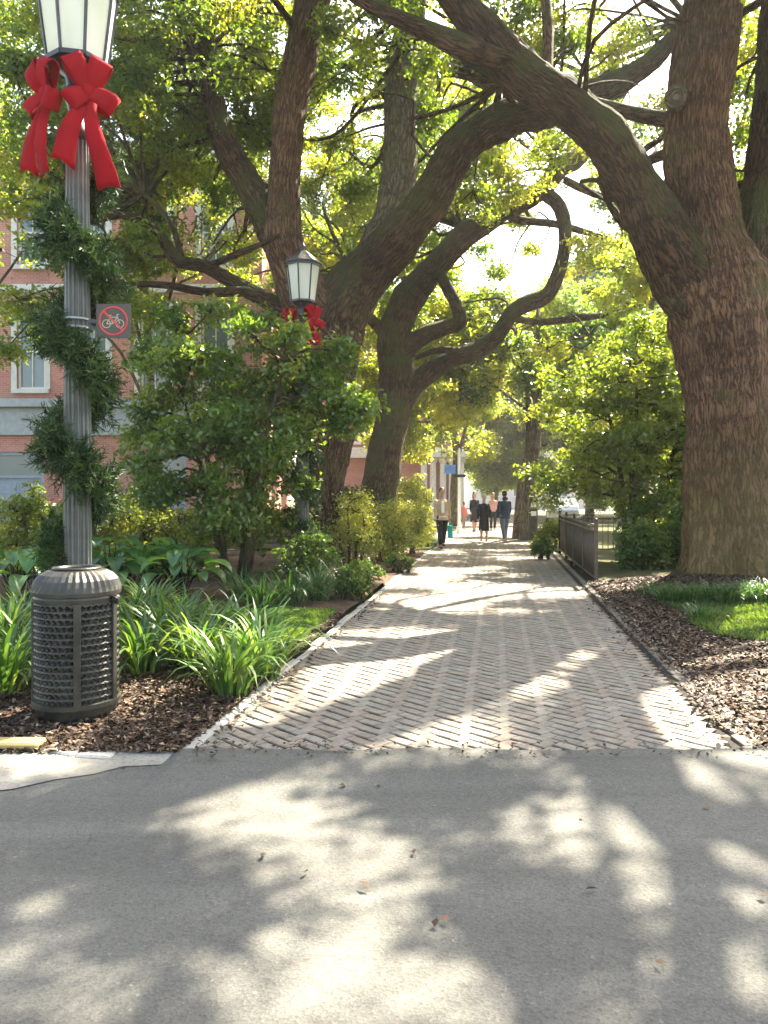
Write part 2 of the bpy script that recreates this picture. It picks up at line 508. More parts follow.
M['joint'] = ground_mat('sand joint', (.025, .021, .018), (.04, .034, .028), (.06, .05, .04), 8, 90, .6, .01)
M['yellow'] = ground_mat('worn yellow kerb paint', (.46, .34, .12), (.36, .28, .12), (.34, .27, .15), 6, 30, .4, .005)
M['paving'] = ground_mat('pale pavement', (.30, .28, .25), (.38, .36, .32), (.24, .22, .2), 1, 30, .2, .005)

def brickwall(name, c1, c2, mort, sc=1.0):
    m, nt, b = mat(name)
    ob = nt.nodes.new('ShaderNodeTexCoord').outputs['Object']
    sp = nt.nodes.new('ShaderNodeSeparateXYZ'); nt.links.new(ob, sp.inputs[0])
    ad = nt.nodes.new('ShaderNodeMath'); ad.operation = 'ADD'
    nt.links.new(sp.outputs['X'], ad.inputs[0]); nt.links.new(sp.outputs['Y'], ad.inputs[1])
    cb = nt.nodes.new('ShaderNodeCombineXYZ'); nt.links.new(ad.outputs[0], cb.inputs[0]); nt.links.new(sp.outputs['Z'], cb.inputs[1])
    br = nt.nodes.new('ShaderNodeTexBrick'); nt.links.new(cb.outputs[0], br.inputs['Vector'])
    br.inputs['Color1'].default_value = (*c1, 1); br.inputs['Color2'].default_value = (*c2, 1); br.inputs['Mortar'].default_value = (*mort, 1)
    br.inputs['Scale'].default_value = 1.0; br.inputs['Brick Width'].default_value = .22; br.inputs['Row Height'].default_value = .075
    br.inputs['Mortar Size'].default_value = .008
    n = tex(nt, 'ShaderNodeTexNoise', ob, .8, Detail=5.0)
    r = ramp(nt, n.outputs['Fac'], [(.3, .82), (.7, 1.15)])
    nt.links.new(mixc(nt, 1.0, br.outputs['Color'], r.outputs[0], 'MULTIPLY'), b.inputs['Base Color'])
    b.inputs['Roughness'].default_value = .9
    bump(nt, b, br.outputs['Fac'], -.4, .01)
    return m
M['brick_wall'] = brickwall('red brick wall', (.47, .155, .11), (.54, .21, .155), (.42, .36, .32))
M['brick_far'] = brickwall('far red brick', (.40, .15, .12), (.46, .20, .16), (.40, .34, .30))

# ------------------------------------------------------------------ ground, road, path
def bed_h(x, y):
    z = .045 + .03 * noise.noise(Vector((x, y, 0)) * .8) + .012 * noise.noise(Vector((x, y, 3)) * 4)
    if x > 0: z += .22 * math.exp(-((x - 6.2) ** 2 + (y - 13.2) ** 2) / 9.0)
    else: z += .14 * min(1, max(0, (y - 6.5) / 5)) * min(1, max(0, (-x - .8 + .146 * y) / 3))
    return z * min(1, max(.35, (y - 4.6) / 1.2))
def PL(y): return -1.80 + .146 * y       # left edge of path
def PR(y): return 1.60 + .146 * y        # right edge of path
Y0 = 4.52

b = MB()
S = 370
for (x, y) in ((-S, -300), (S, -300), (S, S), (-S, S)): b.v.append(Vector((x, y, -.02)))
b.face((0, 1, 2, 3))
tag(b.build('ground', M['soil']), kind='structure')

b = MB()                       # road sheet, gently crowned edge
nx, ny = 600, 12
for j in range(ny + 1):
    for i in range(nx + 1):
        x = -30 + 60 * i / nx
        y = -10 + (Y0 + .02 + 10) * j / ny
        z = -.006 + .004 * noise.noise(Vector((x * .5, y * .5, 9)))
        if j == ny - 3: y = Y0 - .55
        if j == ny - 2: y = Y0 - .16; z = .024 if PL(4.6) - .1 < x < PR(4.6) + .1 else z
        if j == ny - 1: y = Y0 - .04; z = .034 if PL(4.6) - .1 < x < PR(4.6) + .1 else z
        if j == ny: y = Y0 + .09 + .05 * noise.noise(Vector((x * 1.5, 0, 0))) + .035 * noise.noise(Vector((x * 9, 4, 0))); z = .034 if PL(4.6) - .1 < x < PR(4.6) + .1 else -.004
        b.v.append(Vector((x, y, z)))
for j in range(ny):
    for i in range(nx):
        a = j * (nx + 1) + i
        b.face((a, a + 1, a + nx + 2, a + nx + 1))
tag(b.build('road', M['asphalt']), kind='structure')

# sand bed under the bricks
b = MB()
b.v += [Vector((PL(Y0) - .1, Y0, .006)), Vector((PR(Y0) + .1, Y0, .006)), Vector((PR(62) + .1, 62, .006)), Vector((PL(62) - .1, 62, .006))]
b.face((0, 1, 2, 3))
tag(b.build('path_bed', M['joint']), kind='structure')

rng = random.Random(4)
def brick_color(r):
    t = r.random()
    pal = [(.25, .213, .168), (.262, .227, .18), (.24, .206, .162), (.27, .236, .186), (.256, .206, .158), (.245, .22, .178)]
    c = pal[int(t * len(pal)) % len(pal)]
    k = .84 + .10 * r.random()
    return tuple(v * k for v in c)
b = MB()
BW, J = .092, .0075
ca, sa = math.cos(math.radians(45)), math.sin(math.radians(45))
def brick(cx, cy, lx, ly, z, ang, r, far=False):
    col = brick_color(r)
    tx, ty = (r.random() - .5) * .05, (r.random() - .5) * .05
    dz = (r.random() - .5) * .005
    hx, hy = lx / 2 - J / 2, ly / 2 - J / 2
    ang += (r.random() - .5) * .02
    c_, s_ = math.cos(ang), math.sin(ang)
    n = len(b.v); bv = .006
    def pt(x, y, zz): return Vector((cx + x * c_ - y * s_, cy + x * s_ + y * c_, z + dz + zz + tx * x + ty * y))
    for (x, y) in ((-hx + bv, -hy + bv), (hx - bv, -hy + bv), (hx - bv, hy - bv), (-hx + bv, hy - bv)): b.v.append(pt(x, y, 0))
    for (x, y) in ((-hx, -hy), (hx, -hy), (hx, hy), (-hx, hy)): b.v.append(pt(x, y, -bv))
    b.face((n, n + 1, n + 2, n + 3), col=col)
    for i in range(4):
        j = (i + 1) % 4
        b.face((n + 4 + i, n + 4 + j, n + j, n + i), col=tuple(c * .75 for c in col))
    if not far:
        for (x, y) in ((-hx, -hy), (hx, -hy), (hx, hy), (-hx, hy)): b.v.append(pt(x, y, -.03))
        for i in range(4):
            j = (i + 1) % 4
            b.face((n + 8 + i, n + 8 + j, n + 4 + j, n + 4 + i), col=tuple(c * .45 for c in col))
dirA = math.atan2(1, .146)
ox, oy = PL(Y0), Y0
pa, pb = math.cos(dirA), math.sin(dirA)        # along the path
Lmax = 57
for i in range(-520, 560):
    for j in range(-520, 560):
        k = (i - j) % 4
        if k == 1 or k == 2: continue
        if k == 0: u, v, lx, ly = i + 1.0, j + .5, 2, 1
        else: u, v, lx, ly = i + .5, j + 1.0, 1, 2
        # lattice at 45 degrees to the view
        lx_, ly_ = lx * BW, ly * BW
        x = (u * ca - v * sa) * BW; y = (u * sa + v * ca) * BW
        # x across, y along path (sheared so that it follows the straight path)
        if y < .07 or y > Lmax: continue
        if x < .02 or x > 3.28: continue
        wx = PL(Y0 + y) + x; wy = Y0 + y
        z = .022 + .008 * noise.noise(Vector((wx * .9, wy * .5, 0)))
        brick(wx, wy, lx_, ly_, z, math.radians(45), rng, far=(y > 12))
for side in (1,):                              # soldier border
    y = .06
    while y < Lmax:
        wx = (PL(Y0 + y) + .05) if side == 0 else (PR(Y0 + y) - .05)
        brick(wx, Y0 + y, .1, .205, .028, 0, rng, far=y > 12)
        y += .207
tag(b.build('brick_path', M['brick_path']), kind='structure')

# planting beds as uneven sheets
def sheet(name, m, xa, xb, ya, yb, nx, ny, hf, mat_):
    b = MB()
    for j in range(ny + 1):
        y = ya + (yb - ya) * (j / ny) ** 1.4
        for i in range(nx + 1):
            A, B = xa(y), xb(y)
            x = A + (B - A) * i / nx
            b.v.append(Vector((x, y, hf(x, y))))
    for j in range(ny):
        for i in range(nx):
            a = j * (nx + 1) + i
            b.face((a, a + 1, a + nx + 2, a + nx + 1), smooth=True)
    return tag(b.build(name, mat_), kind='structure')
sheet('mulch_bed', 0, lambda y: -16.0, lambda y: PL(y) - .10, 4.66, 22, 150, 170, bed_h, M['mulch'])
sheet('mulch_bed', 0, lambda y: PR(y) + .09, lambda y: 16.0, 4.75, 13.0, 130, 110, bed_h, M['mulch'])
sheet('mulch_bed', 0, lambda y: PR(y) + .09, lambda y: 18.0, 13.01, 40, 60, 60, bed_h, M['soil'])
sheet('lawn', 0, lambda y: -30.0, lambda y: PL(y) - .10, 22.01, 27.4, 40, 20, bed_h, M['turf'])
b = MB(); b.box((-14, 30, .035), (50, 5.1, .07))
# road kerbs: yellow painted kerb and pale gutter at left
def kerb_run(name, pts, wd, h, mat_, z0=-.02, seg=.9):
    b = MB(); r = random.Random(7)
    for a, c in zip(pts, pts[1:]):
        a = Vector(a); c = Vector(c); L = (c - a).length; n = max(1, int(L / seg))
        for i in range(n):
            p = a.lerp(c, (i + .005) / n); q = a.lerp(c, (i + .985) / n); jx = Vector(((r.random() - .5) * .03, 0, (r.random() - .6) * .025)); p = p + jx; q = q + jx
            d = (q - p).to_track_quat('X', 'Z').to_matrix()
            d = d @ Matrix.Rotation((r.random() - .5) * .05, 3, 'Y') @ Matrix.Rotation((r.random() - .5) * .04, 3, 'X')
            hh = h + (r.random() - .5) * .012
            b.box((p + q) / 2 + Vector((0, 0, z0 + hh / 2)), ((q - p).length, wd, hh), d, bev=.012)
    return tag(b.build(name, mat_), kind='structure')
kerb_run('yellow_kerb', [(-9, 4.74, 0), (-2.08, 4.70, 0)], .14, .09, M['yellow'])
kerb_run('kerb', [(-2.02, 4.69, 0), (-1.82, 4.60, 0), (-1.60, 4.57, 0)], .12, .055, M['concrete'], seg=.4)
kerb_run('kerb', [(2.36, 4.60, 0), (3.0, 4.66, 0), (12, 4.72, 0)], .15, .09, M['concrete'])
b = MB()
for p in ((-9, 4.0, -.0005), (-2.3, 3.98, -.0005), (-1.97, 4.07, -.0005), (-1.8, 4.21, -.0005), (-1.62, 4.29, -.0005), (-1.5, 4.41, -.0005), (-1.3, 4.44, -.0005), (-1.15, 4.53, .006), (-1.16, 4.60, .012), (-1.45, 4.66, .013), (-2.05, 4.66, .012), (-9, 4.66, .012)): b.v.append(Vector(p))
b.face(range(len(b.v)))
tag(b.build('gutter', M['gutter']), kind='structure')
# low edging of the path
kerb_run('path_edging', [(PL(y) - .055, y, 0) for y in (4.62, 6.5, 8.5, 10.4, 13, 16, 22)], .085, .062, M['concrete'], seg=.62)
kerb_run('path_edging', [(PR(y) + .045, y, 0) for y in (4.7, 6, 8, 10, 12.6)], .06, .05, M['concrete'], seg=.45)
b = MB(); b.box((4.2, 31.0, -.0), (70, 5.0, .03)); tag(b.build('cross_pavement', M['paving']), kind='structure')
b = MB(); b.box((-20, 27.6, .03), (36, .8, .07)); tag(b.build('pavement', M['paving']), kind='structure')
b = MB(); b.box((10, 80, -.012), (160, 16, .02)); tag(b.build('far_street', M['asphalt']), kind='structure')

# ------------------------------------------------------------------ foliage generators
def leaf_arrays(rs, cen, out, L, W, upb=.6, droop=.2):
    """one folded rhombus per centre; returns V, F"""
    n = len(cen)
    nrm = rs.normal(size=(n, 3)) * .75 + out * .35 + np.array([0, 0, upb])
    nrm /= np.linalg.norm(nrm, axis=1)[:, None] + 1e-9
    d = rs.normal(size=(n, 3)) + np.array([0, 0, -droop])
    d -= nrm * (d * nrm).sum(1)[:, None]
    d /= np.linalg.norm(d, axis=1)[:, None] + 1e-9
    s = np.cross(nrm, d)
    Ls = (L * (.65 + .7 * rs.random(n)))[:, None]; Ws = (W * (.7 + .6 * rs.random(n)))[:, None]
    base = cen - d * Ls * .5
    V = np.empty((n, 4, 3))
    V[:, 0] = base
    V[:, 1] = base + d * Ls * .45 + s * Ws * .5 + nrm * Ws * .15
    V[:, 2] = base + d * Ls - nrm * Ls * .12
    V[:, 3] = base + d * Ls * .45 - s * Ws * .5 + nrm * Ws * .15
    Fq = np.arange(n * 4).reshape(n, 4)
    return V.reshape(-1, 3), Fq

# Openings in the canopy: a puff of leaves is left out where it would shade one of the sunlit patches of the ground.
LIT_ = [(345, 868, 80, 52), (290, 838, 130, 24), (330, 985, 175, 62), (480, 1010, 70, 40), (600, 830, 85, 42), (660, 862, 100, 36), (740, 862, 70, 46), (705, 990, 82, 48), (640, 815, 100, 22),
       (30, 905, 62, 20), (60, 988, 70, 30), (0, 850, 20, 16), (60, 772, 70, 15), (235, 786, 70, 8), (170, 800, 60, 8), (700, 772, 78, 12), (645, 726, 44, 10), (460, 748, 38, 16), (450, 733, 34, 7),
       (524, 686, 42, 7), (440, 668, 90, 6), (300, 740, 50, 10), (350, 700, 60, 6), (560, 812, 50, 20), (740, 920, 40, 14), (290, 640, 40, 14), (740, 635, 40, 14)]
_kx, _ky = sd.x / sd.z, sd.y / sd.z
SUN_PTS = [((-1.40, 13.4, 5.3), .9), ((-2.38, 5.98, 5.2), .8), ((-2.3, 12.3, 4.0), 1.0), ((-.2, 20, 1.2), 1.2), ((1.0, 23, 1.2), 1.2), ((4.9, 16.0, 4.4), 1.2), ((-1.9, 16.2, 8.5), .9),
           ((-3.6, 12.4, 4.0), 1.1), ((-1.5, 12.2, 3.9), .9), ((-2.8, 11.9, 2.6), 1.1), ((-2.6, 10.4, .8), 1.0), ((-1.4, 6.6, .5), .6), ((-3.9, 7.5, .5), .7), ((4.4, 15.6, 2.5), 1.0), ((-5.5, 14, 1.2), 1.4), ((-2.2, 7.0, .4), .55), ((-3.2, 9.6, .5), .6), ((-2.0, 5.5, .6), .35), ((.9, 16.0, 7.5), .8), ((3.4, 12.6, 7.0), .9), ((6.6, 12.6, 2.5), .6), ((1.3, 23.8, 5), .9), ((-4.4, 15, 9.0), 1.0)]
def sunlit(x, y, z):
    for (c, r) in SUN_PTS:
        dx, dy, dz = x - c[0], y - c[1], z - c[2]
        t = dx * sd.x + dy * sd.y + dz * sd.z
        if t > 1.2 and dx * dx + dy * dy + dz * dz - t * t < (r + .2) ** 2: return True
    gx, gy = x - z * _kx, y - z * _ky
    if gy > 1.2:
        px, py = 384 + gx / gy * F, HZ + CH * F / gy
        for ox_, oy_ in ((0, 0), (.2, 0), (-.2, 0), (0, .2), (0, -.2)):
            px, py = 384 + (gx + ox_) / (gy + oy_) * F, HZ + CH * F / (gy + oy_)
            if any(((px - a) / c) ** 2 + ((py - b_) / d) ** 2 < 1.0 for a, b_, c, d in LIT_): return True
        if py > 700: return False
        if -.6 < gx - (-1.8 + .146 * gy) < 4.2:      # bands of light across the bricks
            return noise.noise(Vector((gx * .26, gy * (1.5 if gy < 14 else .7), 7.7))) > (-.05 if gy < 16 else -.16)
    return noise.noise(Vector((gx * .55, gy * .55, 2.2))) > .10
def foliage(rs, clumps, per_area, L, W, pal, puff=(.22, .42), flat=.75, upb=.6, twigs=None, fill=1.0, limbpts=None, floor=5, holes=True):
    """clumps: (n,4) x y z r.  Each clump is a cluster of puffs, each puff a cluster of leaves."""
    C, O, K = [], [], []
    pal = np.array(pal)
    for cl_ in clumps:
        x, y, z, r = cl_[:4]; hl = holes and len(cl_) == 4
        kept = 0
        npf = max(floor, int(7 * (r / .8) ** 2 * fill * 2.1))
        dirs = rs.normal(size=(npf, 3)); dirs /= np.linalg.norm(dirs, axis=1)[:, None]
        rad = r * (rs.random(npf) ** .45)
        pc = np.array([x, y, z]) + dirs * rad[:, None] * np.array([1, 1, flat])
        tone = rs.random()
        for q in range(npf):
            pr = (puff[0] + (puff[1] - puff[0]) * rs.random())
            if hl and sunlit(pc[q][0], pc[q][1], pc[q][2]): continue
            kept += 1
            nl = max(26, int(DENS * per_area * pr * pr))
            dd = rs.normal(size=(nl, 3)) * .55
            C.append(pc[q] + dd * pr * np.array([1, 1, flat * .8])); O.append(dd)
            t = np.clip(tone * .5 + rs.random() * .3 + rs.random(nl) * .35, 0, .999)
            ii = t * (len(pal) - 1); a = ii.astype(int); fr = (ii - a)[:, None]
            K.append(pal[a] * (1 - fr) + pal[a + 1] * fr)
            if twigs is not None:
                c0 = Vector((x, y, z)); c1 = Vector(pc[q])
                mid = (c0 + c1) / 2 + Vector((rs.normal(), rs.normal(), rs.normal())) * .05 * r
                twigs.tube([c0, mid, c1], [.012 + .006 * r, .009, .004], n=4, cap=False)
        if twigs is not None and limbpts is not None and kept:
            c0 = Vector((x, y, z))
            best = min(limbpts, key=lambda p: (p - c0).length + .3 * max(0, p.z - c0.z))
            dist = (best - c0).length
            if dist > .2:
                jit = dist * .09
                m1 = best.lerp(c0, .35) + Vector((rs.normal(), rs.normal(), rs.normal())) * jit + Vector((0, 0, .08 * dist))
                m2 = best.lerp(c0, .7) + Vector((rs.normal(), rs.normal(), rs.normal())) * jit + Vector((0, 0, .06 * dist))
                p_, r_ = catmull([best, m1, m2, c0], [.016 + .010 * dist, .014 + .007 * dist, .012 + .004 * dist, .010], .3)
                twigs.tube(p_, r_, n=6, cap=False, lump=.15)
    C = np.concatenate(C); O = np.concatenate(O); K = np.concatenate(K)
    V, Fq = leaf_arrays(rs, C, O, L, W, upb)
    return V, Fq, K

def ell(rs, c, r, n, rmin, rmax, cond=None, shell=.45):
    out = []
    t = 0
    while len(out) < n and t < n * 60:
        t += 1
        d = rs.normal(size=3); d /= np.linalg.norm(d)
        k = rs.random() ** shell
        p = np.array(c) + d * k * np.array(r)
        if cond and not cond(p[0], p[1], p[2]): continue
        rr = rmin + (rmax - rmin) * rs.random()
        if any((p[0] - q[0]) ** 2 + (p[1] - q[1]) ** 2 + (p[2] - q[2]) ** 2 < (.55 * (rr + q[3])) ** 2 for q in out): continue
        out.append((p[0], p[1], p[2], rr))
    return out

DENS = 3.0
OAK = [(.024, .052, .013), (.045, .088, .020), (.075, .125, .026), (.125, .165, .032), (.20, .205, .04)]
BLUE = [(.022, .052, .030), (.035, .078, .042), (.055, .105, .048), (.09, .14, .05), (.15, .19, .06)]
YEL = [(.06, .10, .022), (.10, .145, .028), (.15, .195, .038), (.21, .235, .05), (.27, .27, .07)]
AZA = [(.10, .14, .03), (.16, .20, .04), (.24, .27, .06), (.32, .33, .09), (.38, .36, .13)]
GLS = [(.030, .062, .014), (.050, .098, .020), (.075, .13, .028), (.115, .17, .036), (.19, .22, .055)]

def limb(part_parent, spec, m, name='limb', seed=0, nseg=18, lump=.13, step=.22, flare=None, relief=0.0):
    """spec: (px, py, Y, width px)"""
    pts = [P(a[0], a[1], a[2]) for a in spec]; rad = [a[3] * .5 * a[2] / F for a in spec]
    p, r = catmull(pts, rad, step)
    mb = MB()
    mb.tube(p, r, n=nseg, usc=sum(r) / len(r), lump=lump, lseed=seed, relief=relief, up=(0, 1, 0) if abs((p[-1] - p[0]).normalized().y) < .9 else (1, 0, 0), lscale=.7)
    if flare:
        for k, v in enumerate(mb.v):
            h = v.z - flare[2]
            if h < flare[3]:
                t = (1 - max(0, h) / flare[3]) ** 2.2
                a = math.atan2(v.y - flare[1], v.x - flare[0])
                f = 1 + t * (flare[4] + .22 * math.sin(a * 5 + seed) + .12 * math.sin(a * 9 + 1.3))
                v.x = flare[0] + (v.x - flare[0]) * f; v.y = flare[1] + (v.y - flare[1]) * f
    o = mb.build(name, m, part_parent)
    return o, p

def child_fix(root):
    for c in root.children:
        c.matrix_parent_inverse = root.matrix_basis.inverted()

def tree(name, root_loc, label, specs, clumps, pal, lm, bm, dens, L, W, seed, group=None, cat='tree', fill=1.0, puff=(.22, .42), thin=None, twig=True, flare=None, flat=.75, nseg=18):
    root = empty(name, root_loc, label, cat, group)
    lp = []
    for i, (nm, sp, mt) in enumerate(specs):
        near = nseg > 18 and nm != 'branch'
        o, p = limb(root, sp, mt, nm, seed + i * 3.7, flare=flare if i == 0 else None, nseg=(nseg * (5 if i == 0 else 3) if near else (nseg if nm != 'branch' else 10)), step=.05 if near else .22, relief=(.020 if i == 0 else .015) if near else 0)
        lp += p[len(p) // 3:] if nm == 'trunk' else p
    rs = np.random.RandomState(seed)
    tw = MB()
    V, Fq, K = foliage(rs, clumps, dens, L, W, pal, puff=puff, twigs=tw if twig else None, limbpts=lp if lp else None, fill=fill, flat=flat)
    np_mesh('crown', V, Fq, K, lm, root)
    if twig and tw.v: tw.build('twigs', bm, root)
    child_fix(root)
    return root

# ------------------------------------------------------------------ the big oaks
rs = np.random.RandomState(11)
def cone_clear(x, y, z):          # the near side of a crown keeps above the pedestrians' view
    return z > (CH + .665 * y + .9 if y < 14.5 else 5.6)

# right oak
D = 13.3
RO = P(731, 590, D); RO.z = .1
spR = [
 ('trunk', [(734, 612, D, 112), (734, 560, D, 94), (732, 480, D, 88), (731, 400, D, 88), (724, 330, D, 98), (716, 285, D, 98), (706, 235, D, 74), (698, 170, D, 62), (699, 110, D, 58), (706, 50, D, 60), (713, -10, D, 56), (716, -90, D, 50), (705, -190, D + .3, 40), (690, -300, D + .8, 26)], M['bark_red']),
 ('limb', [(716, 340, D, 60), (690, 285, D - .1, 62), (661, 238, D - .3, 55), (634, 182, D - .5, 48), (600, 132, D - .7, 44), (562, 100, D - .8, 41), (522, 72, D - .8, 41), (490, 40, D - .8, 40), (462, 5, D - .8, 33), (425, -40, D - .9, 28), (370, -90, D - 1, 22), (300, -150, D - 1.2, 14)], M['bark_dark']),
 ('limb', [(742, 330, D, 70), (757, 262, D + .1, 62), (768, 200, D + .2, 52), (778, 120, D + .2, 46), (782, 40, D + .2, 42), (790, -40, D, 36), (820, -150, D - .6, 26)], M['bark_dark']),
 ('branch', [(676, 120, D, 16), (640, 115, D + .4, 14), (590, 102, D + 1.0, 12), (550, 88, D + 1.8, 10), (500, 84, D + 2.4, 7)], M['bark_dark']),
 ('branch', [(676, 150, D, 12), (650, 160, D + .8, 10), (625, 175, D + 1.5, 7), (600, 180, D + 2.2, 5)], M['bark_dark']),
 ('branch', [(515, 66, D - .8, 22), (470, 50, D - 1.2, 24), (420, 28, D - 1.3, 20), (370, 5, D - 1.3, 16), (320, -30, D - 1.5, 12)], M['bark_dark']),
 ('branch', [(545, 90, D - .8, 14), (548, 45, D - .4, 11), (546, 0, D, 10), (540, -50, D + .3, 8)], M['bark_red']),
 ('branch', [(730, -60, D, 26), (660, -150, D - 2, 22), (560, -260, D - 4, 16)], M['bark_dark']),
 ('branch', [(782, -20, D, 26), (860, -160, D - 2.5, 20), (900, -320, D - 5, 14)], M['bark_dark']),
 ('branch', [(425, -40, D - .9, 20), (400, -120, D - 2.6, 17), (350, -230, D - 4.4, 13), (320, -380, D - 6, 8)], M['bark_dark']),
]
_kx_, _ky_ = sd.x / sd.z, sd.y / sd.z
clR0 = [((*P(px, py, y), r, 1) if px < 590 else (*P(px, py, y), r)) for px, py, y, r in ((340, -5, 15, .5), (400, 5, 15.5, .5), (450, -5, 16, .5), (500, 35, 17, .5), (530, -10, 15.5, .5), (620, -10, 16, .6), (360, 40, 16.5, .4), (470, 60, 18, .5), (620, 45, 17, .45), (300, 15, 17, .5), (745, 10, 15.5, .5), (750, 130, 16, .45), (655, 10, 16, .5), (470, 20, 14.5, .5), (520, 10, 15, .5), (600, 20, 15, .5), (640, 40, 15.5, .5), (430, 60, 14.5, .4), (590, 70, 15.5, .4), (650, 90, 15.5, .4), (745, 60, 15, .4), (755, 220, 15.5, .4), (560, 40, 16, .5), (380, 20, 14, .45), (410, 90, 17.5, .5), (350, 70, 18, .6), (340, 140, 18.5, .6), (360, 190, 19, .5), (250, 120, 18.5, .6), (440, 110, 18.5, .5), (260, 50, 18, .6))]
for px, py in ((465, 785), (470, 820), (478, 855), (490, 890), (520, 915), (560, 940), (590, 975), (605, 1010), (630, 925), (400, 800), (330, 797), (250, 800), (170, 815), (100, 830), (50, 850),
               (110, 890), (170, 905), (210, 880), (120, 945), (190, 955), (510, 790), (20, 945), (150, 1005), (760, 940)):
    g_ = G(px, py); z_ = 8.6 + (px * 7 % 5) * .25
    clR0.append((g_.x + _kx_ * z_, g_.y + _ky_ * z_, z_, .30))  # unseen leaf clumps added up the sun ray to shade these road points
clR = clR0 + ell(rs, (5.5, 13.0, 12.0), (9.5, 8.5, 4.8), 105, .7, 1.25, lambda x, y, z: cone_clear(x, y, z) and z > 8.0)
clR += ell(rs, (9.0, 18.0, 9.0), (5.0, 2.8, 3.4), 26, .55, .95, lambda x, y, z: z > 6.0 and x > 5.8)
roak = tree('oak_tree', RO, 'massive brown barked live oak right of the brick path, its limb arching over the path', spR, clR, OAK, M['leaf_oak'], M['bark_dark'],
     300, .125, .062, 21, 'live oaks arching over the path', flare=(RO.x, RO.y, 0, 1.6, .12), nseg=40)
# knot where a limb was cut
mb = MB()
kc = P(676, 97, D - .45)
R = Vector((-.45, -.85, .05)).to_track_quat('Z', 'Y').to_matrix()
for rr, zz, tk in ((.135, .0, .055), (.075, .01, .03)):
    ring = [kc + R @ Vector((rr * math.cos(a), rr * 1.15 * math.sin(a), zz)) for a in np.linspace(0, 2 * math.pi, 21)]
    mb.tube(ring, [tk] * 21, n=8, cap=False, lump=.15)
mb.tube([kc + R @ Vector((0, 0, -.35)), kc + R @ Vector((0, 0, .0))], [.17, .13], n=14)
k = mb.build('knot', M['bark_grey'], roak); k.matrix_parent_inverse = roak.matrix_basis.inverted()

# left oak
D = 16.5
LO = P(320, 566, D); LO.z = .1
spL = [
 ('trunk', [(316, 575, D, 54), (318, 540, D, 42), (323, 480, D, 44), (329, 420, D, 50), (333, 360, D, 54), (336, 325, D, 58), (352, 290, D, 54), (385, 252, D - .1, 44), (418, 215, D - .2, 40), (442, 175, D - .2, 37), (468, 142, D - .2, 34), (505, 120, D - .1, 34), (545, 112, D + .2, 31), (580, 100, D + .5, 30), (640, 70, D + 1, 20), (690, 20, D + 1.5, 12)], M['bark_dark']),
 ('limb', [(330, 345, D, 58), (306, 300, D - .1, 50), (288, 262, D - .2, 40), (282, 220, D - .3, 35), (286, 160, D - .3, 30), (292, 100, D - .3, 31), (302, 50, D - .3, 33), (313, 0, D - .3, 33), (322, -50, D - .3, 28), (325, -130, D - .2, 20), (310, -220, D, 12)], M['bark_red']),
 ('limb', [(286, 262, D - .2, 30), (266, 218, D, 30), (244, 178, D + .1, 27), (224, 140, D + .2, 24), (215, 100, D + .3, 20), (210, 50, D + .3, 16), (195, 0, D + .3, 12), (180, -60, D + .3, 8)], M['bark_dark']),
 ('limb', [(350, 310, D + .2, 42), (378, 250, D + .6, 40), (394, 205, D + .8, 36), (400, 160, D + .9, 34), (399, 110, D + 1, 31), (402, 60, D + 1, 30), (412, 20, D + 1, 26), (420, -40, D + 1, 20), (430, -120, D + 1, 12)], M['bark_grey']),
 ('branch', [(322, 330, D, 22), (290, 312, D, 18), (262, 298, D - .1, 16), (236, 284, D - .2, 15), (205, 266, D - .3, 14), (180, 262, D - .5, 13), (166, 245, D - .6, 12), (150, 225, D - .8, 10), (120, 215, D - 1, 8), (80, 225, D - 1.2, 6)], M['bark_dark']),
 ('branch', [(275, 302, D, 12), (245, 292, D - .3, 11), (205, 292, D - .6, 9), (165, 285, D - .8, 7), (125, 284, D - 1, 5)], M['bark_dark']),
 ('branch', [(205, 268, D - .3, 8), (235, 255, D - .6, 7), (262, 244, D - .8, 5), (280, 235, D - .9, 4)], M['bark_dark']),
 ('branch', [(182, 262, D - .5, 8), (176, 235, D - .5, 6), (165, 215, D - .5, 5), (145, 195, D - .4, 4)], M['bark_dark']),
 ('branch', [(402, 60, D + 1, 16), (430, 62, D + 1.2, 14), (462, 70, D + 1.4, 12), (490, 90, D + 1.6, 8)], M['bark_grey']),
]
clL = ell(rs, (-2.5, 17.5, 13.0), (8.5, 7.5, 5.0), 95, .7, 1.2, lambda x, y, z: cone_clear(x, y, z) and z > 9.0)
clL += ell(rs, (-2.5, 20.0, 9.0), (6.5, 2.6, 4.0), 46, .6, 1.0, lambda x, y, z: z > 6.2 and (x < -.6 or z > 11))
clL += ell(rs, (-4.5, 18.5, 9.5), (5.5, 1.6, 3.6), 34, .5, .85)
clL += [(*P(px, py, y), r, 1) for px, py, y, r in ((90, 60, 15, .6), (40, 130, 14.5, .6), (150, 40, 15.5, .7), (185, 20, 16, .7), (10, 60, 14, .6), (130, 110, 15, .5), (20, 200, 14, .5),
        (215, 70, 15.8, .55), (160, 160, 17, .5), (100, 165, 16.5, .5), (330, 30, 15.8, .35), (60, 20, 15, .7), (230, 10, 16, .5), (45, 255, 14.2, .4), (20, 300, 14.5, .45), (5, 350, 14.8, .4), (140, 240, 15.6, .3), (120, 290, 15.4, .35))]
_r = np.random.RandomState(77)
for q in range(64):
    px, py, yy = _r.uniform(-10, 600), _r.uniform(-30, 215), _r.uniform(18.6, 23.5)
    if ((px - 500) / 70) ** 2 + ((py - 185) / 50) ** 2 < 1: continue
    clL.append((*P(px, py, yy), _r.uniform(.4, .65), 1))
